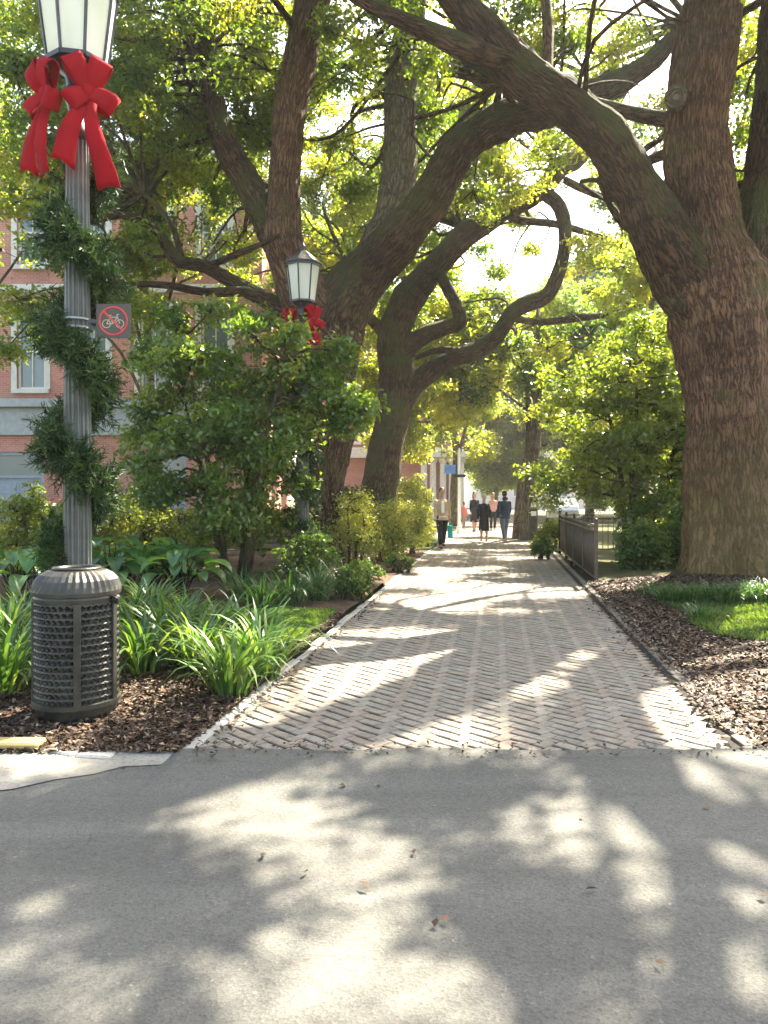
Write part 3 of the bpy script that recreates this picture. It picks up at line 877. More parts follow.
loak = tree('oak_tree', LO, 'forked dark live oak behind the far lamp, bright red brown stem rising from it', spL, clL, OAK, M['leaf_oak'], M['bark_dark'],
     300, .12, .06, 22, 'live oaks arching over the path', flare=(LO.x, LO.y, 0, 1.0, .2), nseg=30)

# middle oak, farther
D = 24.0
MO = P(378, 546, D); MO.z = .1
spM = [
 ('trunk', [(372, 556, D, 48), (377, 500, D, 38), (386, 450, D, 35), (394, 405, D, 35), (397, 370, D, 36), (394, 340, D, 34), (404, 304, D, 32), (424, 280, D, 28), (448, 252, D, 24), (472, 230, D, 24), (505, 210, D, 21), (530, 198, D, 20), (548, 184, D, 20), (560, 168, D, 22), (580, 155, D + .2, 18), (605, 120, D + .5, 12), (630, 80, D + 1, 8)], M['bark_dark']),
 ('limb', [(395, 420, D, 24), (408, 392, D, 24), (430, 372, D, 20), (455, 357, D, 19), (478, 350, D, 18), (498, 335, D, 16), (512, 312, D, 15), (530, 302, D, 17), (548, 294, D, 15), (561, 265, D, 13), (565, 235, D, 13), (560, 208, D, 14), (545, 193, D, 14)], M['bark_dark']),
 ('limb', [(400, 355, D - .1, 22), (420, 338, D - .2, 18), (445, 327, D - .3, 16), (460, 322, D - .3, 15), (455, 302, D - .3, 12), (444, 282, D - .3, 12), (440, 262, D - .1, 9), (460, 228, D + .1, 9)], M['bark_dark']),
 ('branch', [(392, 340, D, 16), (374, 322, D - .2, 12), (362, 308, D - .2, 10), (360, 290, D, 8)], M['bark_dark']),
 ('branch', [(470, 352, D, 8), (440, 350, D - .4, 7), (415, 358, D - .5, 5)], M['bark_dark']),
 ('branch', [(512, 318, D, 8), (540, 322, D + .3, 7), (580, 318, D + .6, 7), (620, 312, D + .9, 6), (650, 300, D + 1.3, 4)], M['bark_dark']),
 ('branch', [(500, 212, D, 10), (520, 220, D + .4, 8), (560, 225, D + 1, 7), (610, 240, D + 1.5, 5)], M['bark_dark']),
 ('branch', [(565, 180, D, 8), (600, 196, D + .6, 7), (640, 200, D + 1, 6)], M['bark_dark']),
]
clM = ell(rs, (2.0, 27.5, 12.5), (6.5, 3.0, 5.5), 50, .7, 1.2, lambda x, y, z: z > 7.5 and not (2.4 < x < 7.5 and z < 12.2))
clM += ell(rs, (1.0, 26.5, 7.8), (1.9, 1.6, 2.2), 7, .4, .7)
clM += [(*P(px, py, 26.5), r, 1) for px, py, r in ((460, 200, .4), (480, 250, .35), (440, 150, .5), (500, 160, .4), (530, 160, .35), (450, 280, .3), (520, 220, .25), (600, 200, .5), (590, 260, .4), (470, 300, .35), (480, 120, .5), (640, 170, .5), (620, 280, .5), (600, 240, .5), (560, 330, .45), (600, 300, .5), (640, 260, .5), (500, 270, .4), (520, 340, .4), (620, 200, .5), (600, 150, .6), (640, 130, .6), (530, 250, .3))]
clM += ell(rs, (-3.0, 26.0, 9.0), (3.5, 1.5, 3.0), 12, .5, .9)
moak = tree('oak_tree', MO, 'middle live oak with a looping contorted limb, farther back on the left of the path', spM, clM, OAK, M['leaf_oak'], M['bark_dark'],
     200, .16, .08, 23, 'live oaks arching over the path', flare=(MO.x, MO.y, 0, 1.4, .3))

# ------------------------------------------------------------------ background trees
def bgtree(px, Y, h0, c, r, n, pal, seed, label, cond=None, L=.22, dens=120, trunk_w=.5, lean=0.0, cl=(.7, 1.3), twig=True, fill=1.0, puff=(.3, .55)):
    x = (px - 384) / F * Y
    rr = np.random.RandomState(seed)
    root = empty('shade_tree', (x, Y, 0), label, 'tree', 'background trees')
    mb = MB()
    pts = [Vector((x, Y, -.1)), Vector((x + lean * .3, Y, h0 * .4)), Vector((x + lean * .7 + .1, Y, h0 * .8)), Vector((x + lean + .3 * (c[0] - x), Y + .3 * (c[1] - Y), c[2])), Vector((c[0], c[1], c[2] + r[2] * .8))]
    p_, r_ = catmull(pts, [trunk_w * .65, trunk_w * .5, trunk_w * .42, trunk_w * .25, .05], .5)
    mb.tube(p_, r_, n=12, lump=.12, lseed=seed)
    lp = p_[len(p_) // 3:]
    for q in range(5):
        s = p_[int(len(p_) * (.35 + .1 * q))]
        e = Vector((c[0] + r[0] * .7 * math.cos(q * 2.4 + seed), c[1] + r[1] * .7 * math.sin(q * 2.4 + seed), c[2] + r[2] * (.1 * q - .2)))
        m1 = s.lerp(e, .4) + Vector((0, 0, .3)); m2 = s.lerp(e, .75) + Vector((rr.normal() * .3, rr.normal() * .3, rr.normal() * .3))
        a_, b_ = catmull([s, m1, m2, e], [trunk_w * .24, trunk_w * .17, trunk_w * .1, .03], .5)
        mb.tube(a_, b_, n=8, lump=.12); lp += a_
    mb.build('trunk', M['bark_grey'], root)
    clumps = ell(rr, c, r, n, cl[0], cl[1], cond)
    tw = MB() if twig else None
    V, Fq, K = foliage(rr, clumps, dens, L, L * .5, pal, puff=puff, twigs=tw, limbpts=lp, fill=fill, holes=(Y < 60))
    np_mesh('crown', V, Fq, K, M['leaf_far'], root)
    if tw and tw.v: tw.build('twigs', M['bark_dark'], root)
    child_fix(root)
    return root

bgtree(455, 40, 5, (1.8, 40, 6.6), (4.4, 3.0, 3.6), 44, YEL, 31, 'sunlit yellow green tree behind the looping limb of the middle oak')
bgtree(516, 27.5, 4.6, (4.0, 30, 7.2), (3.2, 3.0, 2.6), 24, YEL, 32, 'tree with the thinner of two trunks right of the walkers', lambda x, y, z: z > 4.6, trunk_w=.24, lean=.5)
bgtree(527, 27.0, 4.6, (5.8, 29, 7.0), (2.6, 2.6, 2.8), 22, BLUE, 33, 'tree with the thicker of two trunks beside the dark pay post', lambda x, y, z: z > 4.2, trunk_w=.42, lean=.3)
bgtree(640, 24, 3, (8.6, 24, 6.0), (3.6, 2.5, 4.6), 46, YEL, 34, 'leafy yellow green tree behind the big right hand oak trunk', L=.17, dens=190, cl=(.5, 1.0), puff=(.22, .42))
bgtree(700, 33, 4, (14, 33, 8), (6.5, 4, 6.5), 60, OAK, 35, 'broad tree farthest right, beyond the oak trunk', cl=(.8, 1.5))
bgtree(590, 46, 4, (12.0, 46, 6.5), (5, 4, 5.5), 40, YEL, 36, 'far green tree above the iron railing', cl=(.8, 1.5))
bgtree(495, 66, 4, (9.5, 66, 7.5), (5.5, 4, 6.2), 46, YEL, 37, 'hazy far tree closing the end of the path', cl=(1, 1.8), L=.3, dens=70, puff=(.4, .8))
bgtree(410, 62, 4, (2, 62, 10.5), (6, 4, 5.5), 42, YEL, 38, 'far pale tree left of the end of the path', cl=(1, 1.8), L=.3, dens=70, puff=(.4, .8))
bgtree(330, 34, 5, (-2.2, 33, 9.5), (4.8, 3.0, 5.2), 42, YEL, 39, 'bright tree seen between the forks of the left oak', cl=(.7, 1.3))
bgtree(150, 24.5, 4, (-8.2, 24.5, 9.5), (4.4, 1.8, 3.6), 19, YEL, 40, 'yellow green tree in front of the upper brick facade', lambda x, y, z: z > 6.9, cl=(.5, 1.0), L=.17, dens=190, puff=(.2, .4), trunk_w=.3)
bgtree(-60, 21, 4, (-11.5, 21, 8.5), (3.4, 2, 5.0), 19, OAK, 41, 'tree at the far left edge before the brick building', cl=(.5, 1.0), L=.16, dens=190, puff=(.2, .4), trunk_w=.35)
bgtree(300, 40, 5, (-4.5, 40, 15), (7, 3, 5), 40, BLUE, 42, 'blue green tree rising behind the left oak stems', cl=(.8, 1.5))
bgtree(620, 60, 5, (20, 60, 12), (9, 4, 10), 60, BLUE, 43, 'tall blue green tree in the right background', cl=(1.2, 2.2), L=.32, dens=70, puff=(.5, .9))
bgtree(700, 17, 2.5, (9.6, 18.5, 5.6), (2.6, 2.4, 4.6), 40, OAK, 45, 'bushy tree seen in the gap right of the oak trunk', cl=(.5, .9), L=.14, dens=220, puff=(.2, .4), trunk_w=.3)

# ------------------------------------------------------------------ shrubs
def shrub(name, loc, label, clumps, pal, L, W, dens, seed, lm='leaf_gloss', stems=3, cat='shrub', group=None, puff=(.16, .3), fill=1.3, upb=.6, flat=.8, flowers=None, stem_r=.03, twig=True):
    loc = Vector(loc)
    root = empty(name, loc, label, cat, group)
    rr = np.random.RandomState(seed)
    V, Fq, K = (None,) * 3
    mb = MB(); lp = []
    top = max(c[2] for c in clumps)
    cx = sum(c[0] for c in clumps) / len(clumps); cy = sum(c[1] for c in clumps) / len(clumps)
    for s in range(stems):
        a = s * 2.4 + seed
        p0 = loc + Vector((.08 * math.cos(a) * stems ** .5, .08 * math.sin(a) * stems ** .5, -.05))
        h = (top - loc.z)
        e = Vector((cx + .25 * h * math.cos(a), cy + .2 * h * math.sin(a), loc.z + h * .8))
        p_, r_ = catmull([p0, p0.lerp(e, .3) + Vector((rr.normal() * .05, rr.normal() * .05, .1 * h)), p0.lerp(e, .65) + Vector((rr.normal() * .08, 0, .05 * h)), e], [stem_r * 1.2, stem_r, stem_r * .7, stem_r * .3], .15)
        mb.tube(p_, r_, n=8, lump=.15, lscale=.3); lp += p_
    tw = mb if twig else None
    V, Fq, K = foliage(rr, clumps, dens, L, W, pal, puff=puff, twigs=tw, limbpts=lp, fill=fill, upb=upb, flat=flat, floor=7, holes=False)
    np_mesh('foliage', V, Fq, K, M[lm], root)
    mb.build('stems', M['bark_dark'], root)
    if flowers:
        fl, fc, fr = flowers
        for f in range(fl):
            fm = MB()
            c = clumps[rr.randint(len(clumps))]
            d = Vector((rr.normal(), -abs(rr.normal()) - .3, rr.normal() * .7)).normalized()
            q = Vector(c[:3]) + d * c[3] * .95
            for k in range(6):
                ang = k * 1.047
                side = d.orthogonal().normalized(); s2 = d.cross(side)
                e = (side * math.cos(ang) + s2 * math.sin(ang))
                n = len(fm.v)
                fm.v += [q, q + e * fr * .6 + s2 * fr * .3 + d * fr * .25, q + e * fr + d * fr * .35, q + e * fr * .6 - s2 * fr * .3 + d * fr * .25]
                fm.face((n, n + 1, n + 2, n + 3), col=fc)
            fm.build('flower', M['litter'], root)
    child_fix(root)
    return root

# large camellia in front of the left oak
cam_cl = ell(rs, (-2.45, 12.9, 2.6), (1.85, 1.2, 2.1), 58, .28, .46, lambda x, y, z: z > .75 and (x < -1.45 or 3.0 < z < 4.1))
cam_cl += [(*P(px, py, y), r) for px, py, y, r in ((330, 400, 12.6, .3), (345, 415, 12.7, .25), (345, 350, 12.7, .18), (350, 400, 12.9, .2), (290, 430, 12.5, .3),
     (180, 320, 12.8, .35), (150, 350, 12.8, .35), (210, 312, 12.9, .32), (255, 322, 12.9, .32), (140, 420, 12.7, .35), (150, 490, 12.7, .4), (345, 425, 12.6, .2), (360, 408, 12.6, .16))]
shrub('camellia_shrub', (-2.45, 12.9, .1), 'tall dark green camellia with small pink blooms in front of the left oak', cam_cl, GLS[:] , .105, .055, 420, 51, stems=5, stem_r=.05, flowers=(16, (.75, .30, .22), .045), fill=1.5)
# evergreen mass on the right, behind the railing
rcl = ell(rs, (5.75, 17.0, 2.7), (2.35, 1.5, 2.7), 100, .34, .56, lambda x, y, z: z > .4 and (z > 1.5 or x > 5.4))
shrub('evergreen_shrub', (5.6, 17.2, .1), 'tall glossy evergreen bush between the iron railing and the right oak', rcl, [(.03, .065, .016), (.06, .105, .022), (.10, .15, .03), (.16, .20, .04), (.24, .25, .06)], .11, .06, 360, 52, stems=4, stem_r=.06, fill=1.4)
rcl = ell(rs, (5.9, 15.6, .6), (.9, .6, .5), 16, .2, .3, lambda x, y, z: z > .15)
shrub('laurel_shrub', (5.9, 15.6, .1), 'low bright leaved bush inside the railed bed', rcl, GLS, .09, .05, 460, 53, stems=4)
rcl = ell(rs, (6.3, 14.9, .7), (.8, .5, .75), 12, .22, .36, lambda x, y, z: z > .15)
shrub('laurel_shrub', (6.3, 14.9, .1), 'low dark bush close behind the right oak trunk', rcl, GLS, .09, .05, 460, 54, stems=4)
# yellow green azaleas along the left of the path
def bush(px, pyb, wpx, hpx, pal, seed, label, name='azalea_bush', L=.06, dens=520, lm='leaf_blade', cat='shrub', group=None, deep=.8, **kw):
    g = G(px, pyb, .08)
    Y = g.y + .2
    rx = wpx * .5 * Y / F; rz = hpx * .5 * Y / F
    n = int(10 + 14 * min(1, rx))
    cr = min(rx, rz) * .42
    cl = ell(np.random.RandomState(seed), (g.x, Y + rx * deep * .5, g.z + rz * .95), (max(.05, rx - cr * .6), max(.05, rx * deep - cr * .6), rz - cr * .4), n, cr * .8, cr * 1.2, lambda x, y, z: z > g.z + cr * .3)
    return shrub(name, (g.x, Y + rx * deep * .5, g.z), label, cl, pal, L, L * .5, dens, seed, lm=lm, stems=4, cat=cat, group=group, puff=(cr * .45, cr * .8), fill=1.5, **kw)
bush(305, 591, 66, 62, GLS, 83, 'dark green bush hiding the foot of the far street lamp', L=.08, dens=420)
bush(352, 568, 66, 76, AZA, 61, 'yellow green azalea nearest behind the left oak trunk base', group='azaleas along the left of the path')
bush(387, 563, 62, 68, AZA, 62, 'bright sunlit azalea leaning over the left path edge', group='azaleas along the left of the path')
bush(409, 554, 50, 56, AZA, 63, 'sunlit azalea behind the first, left of the man in the tan jacket', group='azaleas along the left of the path')
bush(424, 546, 30, 28, AZA, 64, 'farthest small azalea at the left path edge', group='azaleas along the left of the path', L=.07, dens=300)
bush(400, 536, 60, 66, AZA, 81, 'tall pale bush at the far left edge of the path', L=.11, dens=200)
bush(420, 530, 30, 60, AZA, 82, 'slim pale bush left of the far pillars', L=.12, dens=160)
bush(360, 545, 70, 60, BLUE, 65, 'grey green bush below the trunk of the middle oak', L=.08, dens=300)
bush(362, 582, 60, 22, GLS, 66, 'low dark clipped bush at the left edge of the path', name='clipped_bush', L=.05)
bush(400, 572, 38, 18, GLS, 67, 'small low dark bush at the kerb beneath the azaleas', name='clipped_bush', L=.05)
bush(350, 603, 50, 36, GLS, 68, 'rounded dark green bush at the left kerb of the path', name='boxwood_bush', L=.055)
bush(20, 585, 70, 100, YEL, 69, 'pale yellow green bush at the left edge below the brick building', L=.09, dens=330)
bush(78, 580, 80, 96, YEL, 70, 'yellow green bush directly behind the near lamp post', L=.09, dens=330)
bush(55, 605, 62, 90, OAK, 71, 'feathery green bush left of the near lamp post', name='cypress_shrub', L=.07, dens=480)
bush(135, 572, 80, 84, YEL, 72, 'light bush between the near lamp and the camellia', L=.08, dens=330)
bush(175, 590, 60, 50, OAK, 73, 'green bush at the foot of the camellia', L=.08, dens=330)
bush(300, 577, 50, 50, GLS, 74, 'dark bush in front of the left oak trunk base', L=.09, dens=400)
bush(545, 558, 24, 22, GLS, 75, 'small dark bush at the far end of the railing', name='boxwood_bush', L=.08, dens=300)
bush(554, 549, 30, 30, YEL, 76, 'pale bush beyond the railing on the right path edge', L=.09, dens=240)
bush(650, 578, 60, 60, GLS, 77, 'dark leafy bush against the left side of the right oak trunk', L=.09, dens=400)
bush(20, 560, 120, 60, OAK, 78, 'long green hedge below the storefront doors', name='hedge', L=.1, dens=260)
bush(150, 556, 160, 56, YEL, 79, 'sunlit hedge behind the camellia', name='hedge', L=.1, dens=260)
bush(262, 556, 80, 50, OAK, 80, 'green hedge section behind the bench', name='hedge', L=.1, dens=260)

# ------------------------------------------------------------------ strap-leaved and broad-leaved plants
def blades(mb, c, n, Lr, wd, rr, spread, pal, lean=(.35, 1.15), seg=6, sx=1.0):
    for k in range(n):
        a = rr.uniform(0, 2 * math.pi); L = rr.uniform(*Lr)
        d = Vector((math.cos(a), math.sin(a), 0)); sd_ = Vector((-math.sin(a), math.cos(a), 0))
        off = rr.uniform(0, spread)
        p = c + d * off + Vector((rr.gauss(0, 1) * .02, rr.gauss(0, 1) * .02, 0))
        th = math.radians(90) - rr.uniform(.05, .45) * (.5 + off / max(spread, .01))
        curl = rr.uniform(*lean) * 2.2 / seg
        w = wd * rr.uniform(.7, 1.25)
        i = rr.random() * (len(pal) - 1.001); q = int(i); fr = i - q
        col = tuple(pal[q][t] * (1 - fr) + pal[q + 1][t] * fr for t in range(3))
        base = len(mb.v)
        tw = rr.uniform(-.4, .4)
        for s in range(seg + 1):
            t = s / seg
            ww = w * (.65 + .35 * math.sin(min(1, t * 1.6) * math.pi / 2)) * (1 - t ** 3.2) + .0008
            up = Vector((0, 0, 1)) * math.cos(th) - d * math.sin(th)
            sv = (sd_ * math.cos(tw * t) + up * math.sin(tw * t))
            mb.v += [p - sv * ww * .5 + up * ww * .12, p + sv * ww * .5 + up * ww * .12]
            p = p + (d * math.cos(th) + Vector((0, 0, 1)) * math.sin(th)) * (L / seg)
            th -= curl * (.4 + t)
            if p.z < c.z + .015: p.z = c.z + .015 + rr.random() * .02
        for s in range(seg):
            b0 = base + 2 * s
            mb.face((b0, b0 + 1, b0 + 3, b0 + 2), col=col, smooth=True)

DAY = [(.03, .075, .02), (.05, .11, .03), (.075, .15, .04), (.11, .18, .055), (.18, .24, .09)]
LIR = [(.018, .05, .018), (.03, .08, .028), (.05, .11, .035), (.08, .15, .05)]
def strap_plant(name, g, label, n, Lr, wd, spread, pal, seed, group, cat='plant', lean=(.55, 1.6)):
    mb = MB(); rr = random.Random(seed)
    blades(mb, Vector((0, 0, 0)), n, Lr, wd, rr, spread, pal, lean)
    o = mb.build(name, M['leaf_blade'])
    o.location = g
    return tag(o, label, cat, group)
def gz(px, py):
    g = G(px, py, .05); g.z = bed_h(g.x, g.y) - .02; return g
lilies = [(142, 672, 'daylily clump right beside the litter bin'), (168, 655, 'tall daylily clump behind the bin side'), (198, 668, 'daylily clump in the middle of the mulch bed'),
          (232, 692, 'daylily clump nearest the path kerb, over the mulch'), (262, 676, 'daylily clump at the kerb beside the lawn'), (222, 655, 'broad daylily clump in front of the lawn'),
          (186, 640, 'daylily clump behind the mulch bed centre'), (150, 628, 'daylily clump below the broad leaved plants'), (28, 668, 'daylily clump left of the litter bin'),
          (4, 690, 'daylily clump at the left picture edge'), (8, 650, 'daylily clump behind the left edge clump'), (130, 640, 'short daylily clump just right of the bin lid'), (248, 650, 'daylily clump at the left end of the lawn'), (24, 634, 'rear daylily clump left of the bin')]
for i, (px, py, lb) in enumerate(lilies):
    strap_plant('daylily', gz(px, py), lb, 125, (.38, .80), .030, .17, DAY, 100 + i, 'daylilies around the litter bin')
lir = [(262, 613, 'large dark liriope tuft behind the lawn'), (288, 610, 'liriope tuft at the right of the rear group'), (244, 606, 'liriope tuft at the left of the rear group'), (300, 590, 'liriope tuft by the left oak foot'),
       (345, 600, 'liriope tuft beside the rounded bush'), (318, 604, 'small liriope tuft near the kerb')]
for i, (px, py, lb) in enumerate(lir):
    strap_plant('liriope_tuft', gz(px, py), lb, 170, (.35, .68), .017, .22, LIR, 140 + i, 'liriope tufts behind the small lawn')
rl = [(672, 606), (690, 607), (708, 606), (727, 607), (746, 606), (765, 607), (783, 606)]
rlab = ['liriope tuft at the left end of the border before the right oak', 'second liriope tuft from the left before the right oak', 'third liriope tuft from the left before the right oak', 'fourth liriope tuft from the left before the right oak', 'fifth liriope tuft from the left before the right oak', 'liriope tuft at the right picture edge', 'liriope tuft beyond the right picture edge']
for i, (px, py) in enumerate(rl):
    strap_plant('liriope_tuft', gz(px, py), rlab[i], 240, (.22, .42), .014, .26, LIR, 160 + i, 'liriope border before the right oak', lean=(.6, 1.4))

for i, (px, py, lb) in enumerate(((650, 600, 'lone liriope tuft left of the right border row'), (700, 622, 'small tuft at the back of the right lawn'))):
    strap_plant('liriope_tuft', gz(px, py), lb, 110, (.18, .36), .013, .18, LIR, 190 + i, 'liriope border before the right oak', lean=(.6, 1.4))
def hosta(g, label, n, seed, pal, Ls=(.30, .48), group='broad leaved plants in the left bed', ht=.78):
    rr = random.Random(seed)
    root = empty('broad_leaf_plant', g, label, 'plant', group)
    lv = MB(); st = MB()
    for k in range(n):
        a = rr.uniform(0, 6.283); rad = rr.uniform(.05, .42)
        h = ht * (1 - .45 * rad / .42) * rr.uniform(.7, 1.15)
        d = Vector((math.cos(a), math.sin(a), 0)); s_ = Vector((-d.y, d.x, 0))
        q = d * rad + Vector((0, 0, h))
        st.tube([d * .03, d * rad * .5 + Vector((0, 0, h * .65)), q], [.008, .007, .005], n=4, cap=False)
        L = rr.uniform(*Ls); W = L * .52
        t0 = rr.uniform(-.1, .55)
        c = pal[rr.randrange(len(pal))]
        rows = []
        p = q; th = .35 - t0 * .3
        for s in range(7):
            t = s / 6
            ww = W * .5 * math.sin(math.pi * min(1, t * .93 + .1)) ** .75 * (1 if t < 1 else 0)
            up = Vector((0, 0, 1)) * math.cos(th) - d * math.sin(th)
            i0 = len(lv.v)
            for m_ in (-1, -.5, 0, .5, 1):
                lv.v.append(p + s_ * ww * m_ + up * (abs(m_) * ww * .35 + .006 * math.sin(9 * t + m_ * 3)))
            rows.append(i0)
            p = p + (d * math.cos(th) + Vector((0, 0, 1)) * math.sin(th)) * L / 6
            th -= .22 + t0 * .15
        for r0, r1 in zip(rows, rows[1:]):
            for m_ in range(4): lv.face((r0 + m_, r0 + m_ + 1, r1 + m_ + 1, r1 + m_), col=c, smooth=True)
    lv.build('leaves', M['leaf_gloss'], root); st.build('stalks', M['leaf_blade'], root)
    return root
HOS = [(.045, .11, .035), (.06, .14, .045), (.035, .09, .03), (.09, .18, .05), (.13, .22, .07)]
for i, (px, py, n, lb) in enumerate(((112, 606, 26, 'broad leaved plant right behind the bin lid'), (150, 602, 28, 'broad leaved plant with pale leaves left of the camellia foot'), (182, 606, 24, 'broad leaved plant at the right end of its row'),
                         (14, 606, 26, 'broad leaved plant at the left picture edge'), (36, 612, 20, 'small broad leaved plant left of the lamp post'), (130, 592, 22, 'rear broad leaved plant behind the row'))):
    hosta(gz(px, py), lb, n, 200 + i, HOS)

# grass
def grass_patch(name, inside, xr, yr, n, h, seed, cols, hf):
    rr = np.random.RandomState(seed)
    x = rr.uniform(*xr, n); y = rr.uniform(*yr, n)
    m = np.array([inside(a, b) for a, b in zip(x, y)]); x = x[m]; y = y[m]; n = len(x)
    z = np.array([hf(a, b) for a, b in zip(x, y)])
    a = rr.uniform(0, 6.283, n); hh = h * rr.uniform(.5, 1.3, n)
    dx, dy = np.cos(a), np.sin(a); w = .0035
    V = np.empty((n, 4, 3)); b0 = np.stack([x, y, z], 1)
    side = np.stack([-dy, dx, dx * 0], 1) * w; ln = np.stack([dx, dy, dx * 0], 1)
    lean = rr.uniform(.1, .9, n)[:, None]
    V[:, 0] = b0 - side; V[:, 1] = b0 + side
    V[:, 2] = b0 + side * .6 + ln * hh[:, None] * lean * .5 + np.array([0, 0, 1]) * hh[:, None] * .9
    V[:, 3] = b0 - side * .3 + ln * hh[:, None] * lean + np.array([0, 0, 1]) * hh[:, None]
    c = np.array(cols)[rr.randint(len(cols), size=n)] * rr.uniform(.8, 1.2, n)[:, None]
    o = np_mesh(name, V.reshape(-1, 3), np.arange(n * 4).reshape(n, 4), c, M['leaf_blade'])
    return o
GR = [(.05, .10, .02), (.07, .13, .03), (.10, .16, .035), (.14, .19, .05)]
def inl(x, y):
    if x > PL(y) - .2: return False
    if x < PL(y) - 1.75 + .5 * math.sin(y * 2.3): return False
    return noise.noise(Vector((x * 3, y * 3, 0))) > -.35 or x > -1.6
tag(grass_patch('grass', inl, (-3.6, 0), (7.6, 9.6), 42000, .055, 5, GR, bed_h), 'short green grass of the small lawn beside the left kerb', 'grass', kind='stuff')
def inr(x, y):
    return x > PR(y) + .75 + .35 * noise.noise(Vector((y * 1.3, 2, 0))) + max(0, 8.2 - y) * 1.3 and y > 7.0
tag(grass_patch('grass', inr, (3, 8.5), (7.0, 10.6), 60000, .05, 6, GR, bed_h), 'short green grass in front of the right oak', 'grass', kind='stuff')
def patch_sheet(name, ins, xr, yr, st, m):
    b = MB(); nx = int((xr[1] - xr[0]) / st); ny = int((yr[1] - yr[0]) / st); idx = {}
    def vid(i, j):
        if (i, j) not in idx:
            x, y = xr[0] + i * st, yr[0] + j * st
            idx[(i, j)] = len(b.v); b.v.append(Vector((x, y, bed_h(x, y) + .012)))
        return idx[(i, j)]
    for i in range(nx):
        for j in range(ny):
            if ins(xr[0] + (i + .5) * st, yr[0] + (j + .5) * st):
                b.face((vid(i, j), vid(i + 1, j), vid(i + 1, j + 1), vid(i, j + 1)), smooth=True)
    tag(b.build(name, m), kind='structure')
patch_sheet('turf', inl, (-3.6, 0), (7.6, 9.6), .08, M['turf'])
patch_sheet('turf', inr, (3, 8.5), (7.0, 10.6), .08, M['turf'])

# leaf litter and mulch chips
LIT = [(.05, .029, .017), (.08, .048, .027), (.038, .023, .015), (.12, .075, .043), (.03, .019, .013), (.065, .038, .022), (.24, .17, .11)]
def litter(name, n, xf, yr, hf, L, W, seed, label, cols=LIT, bias=1.0):
    rr = np.random.RandomState(seed)
    y = yr[0] + (yr[1] - yr[0]) * rr.random(n) ** bias
    x = np.array([xf(b, rr.random()) for b in y])
    z = np.array([hf(a, b) for a, b in zip(x, y)]) + .004 + .018 * rr.random(n)
    c = np.stack([x, y, z], 1)
    V, Fq = leaf_arrays(rr, c, np.zeros((n, 3)), L, W, 2.2, 0)
    K = np.array(cols)[rr.randint(len(cols), size=n)] * rr.uniform(.7, 1.2, n)[:, None]
    o = np_mesh(name, V, Fq, K, M['litter'])
    return tag(o, label, 'leaf litter', kind='stuff')
litter('mulch_chips', 32000, lambda y, r: PL(y) - .07 + .06 * noise.noise(Vector((y * 1.5, 0, 5))) - r * 4.2, (4.6, 9.5), bed_h, .055, .020, 1, 'brown bark chips and fallen leaves in the left bed', bias=1.3)
litter('leaf_litter', 34000, lambda y, r: PR(y) - .10 + .15 * noise.noise(Vector((y, 0, 5))) + r * 3.6, (4.66, 12.8), bed_h, .055, .027, 2, 'fallen brown oak leaves on the bed below the right oak', bias=1.2)
litter('fallen_leaves', 420, lambda y, r: (PL(y) + .02 + .5 * r * r if r < .5 else PR(y) - 1.1 * (1 - r) ** 1.6), (4.6, 12), lambda x, y: .03, .055, .03, 3, 'fallen leaves blown along the brick path edges', cols=LIT[:4] + LIT[6:])
litter('fallen_leaves', 260, lambda y, r: PL(4.6) + 3.5 * (r ** 1.5 if y > 4.55 else r), (4.46, 4.72), lambda x, y: .034, .03, .016, 18, 'small leaves and grit along the joint of road and bricks', cols=LIT[:6])
litter('fallen_leaves', 26, lambda y, r: -1.6 + r * 4, (2.0, 4.4), lambda x, y: 0, .05, .026, 8, 'few dry leaves lying on the asphalt', cols=LIT[:4])

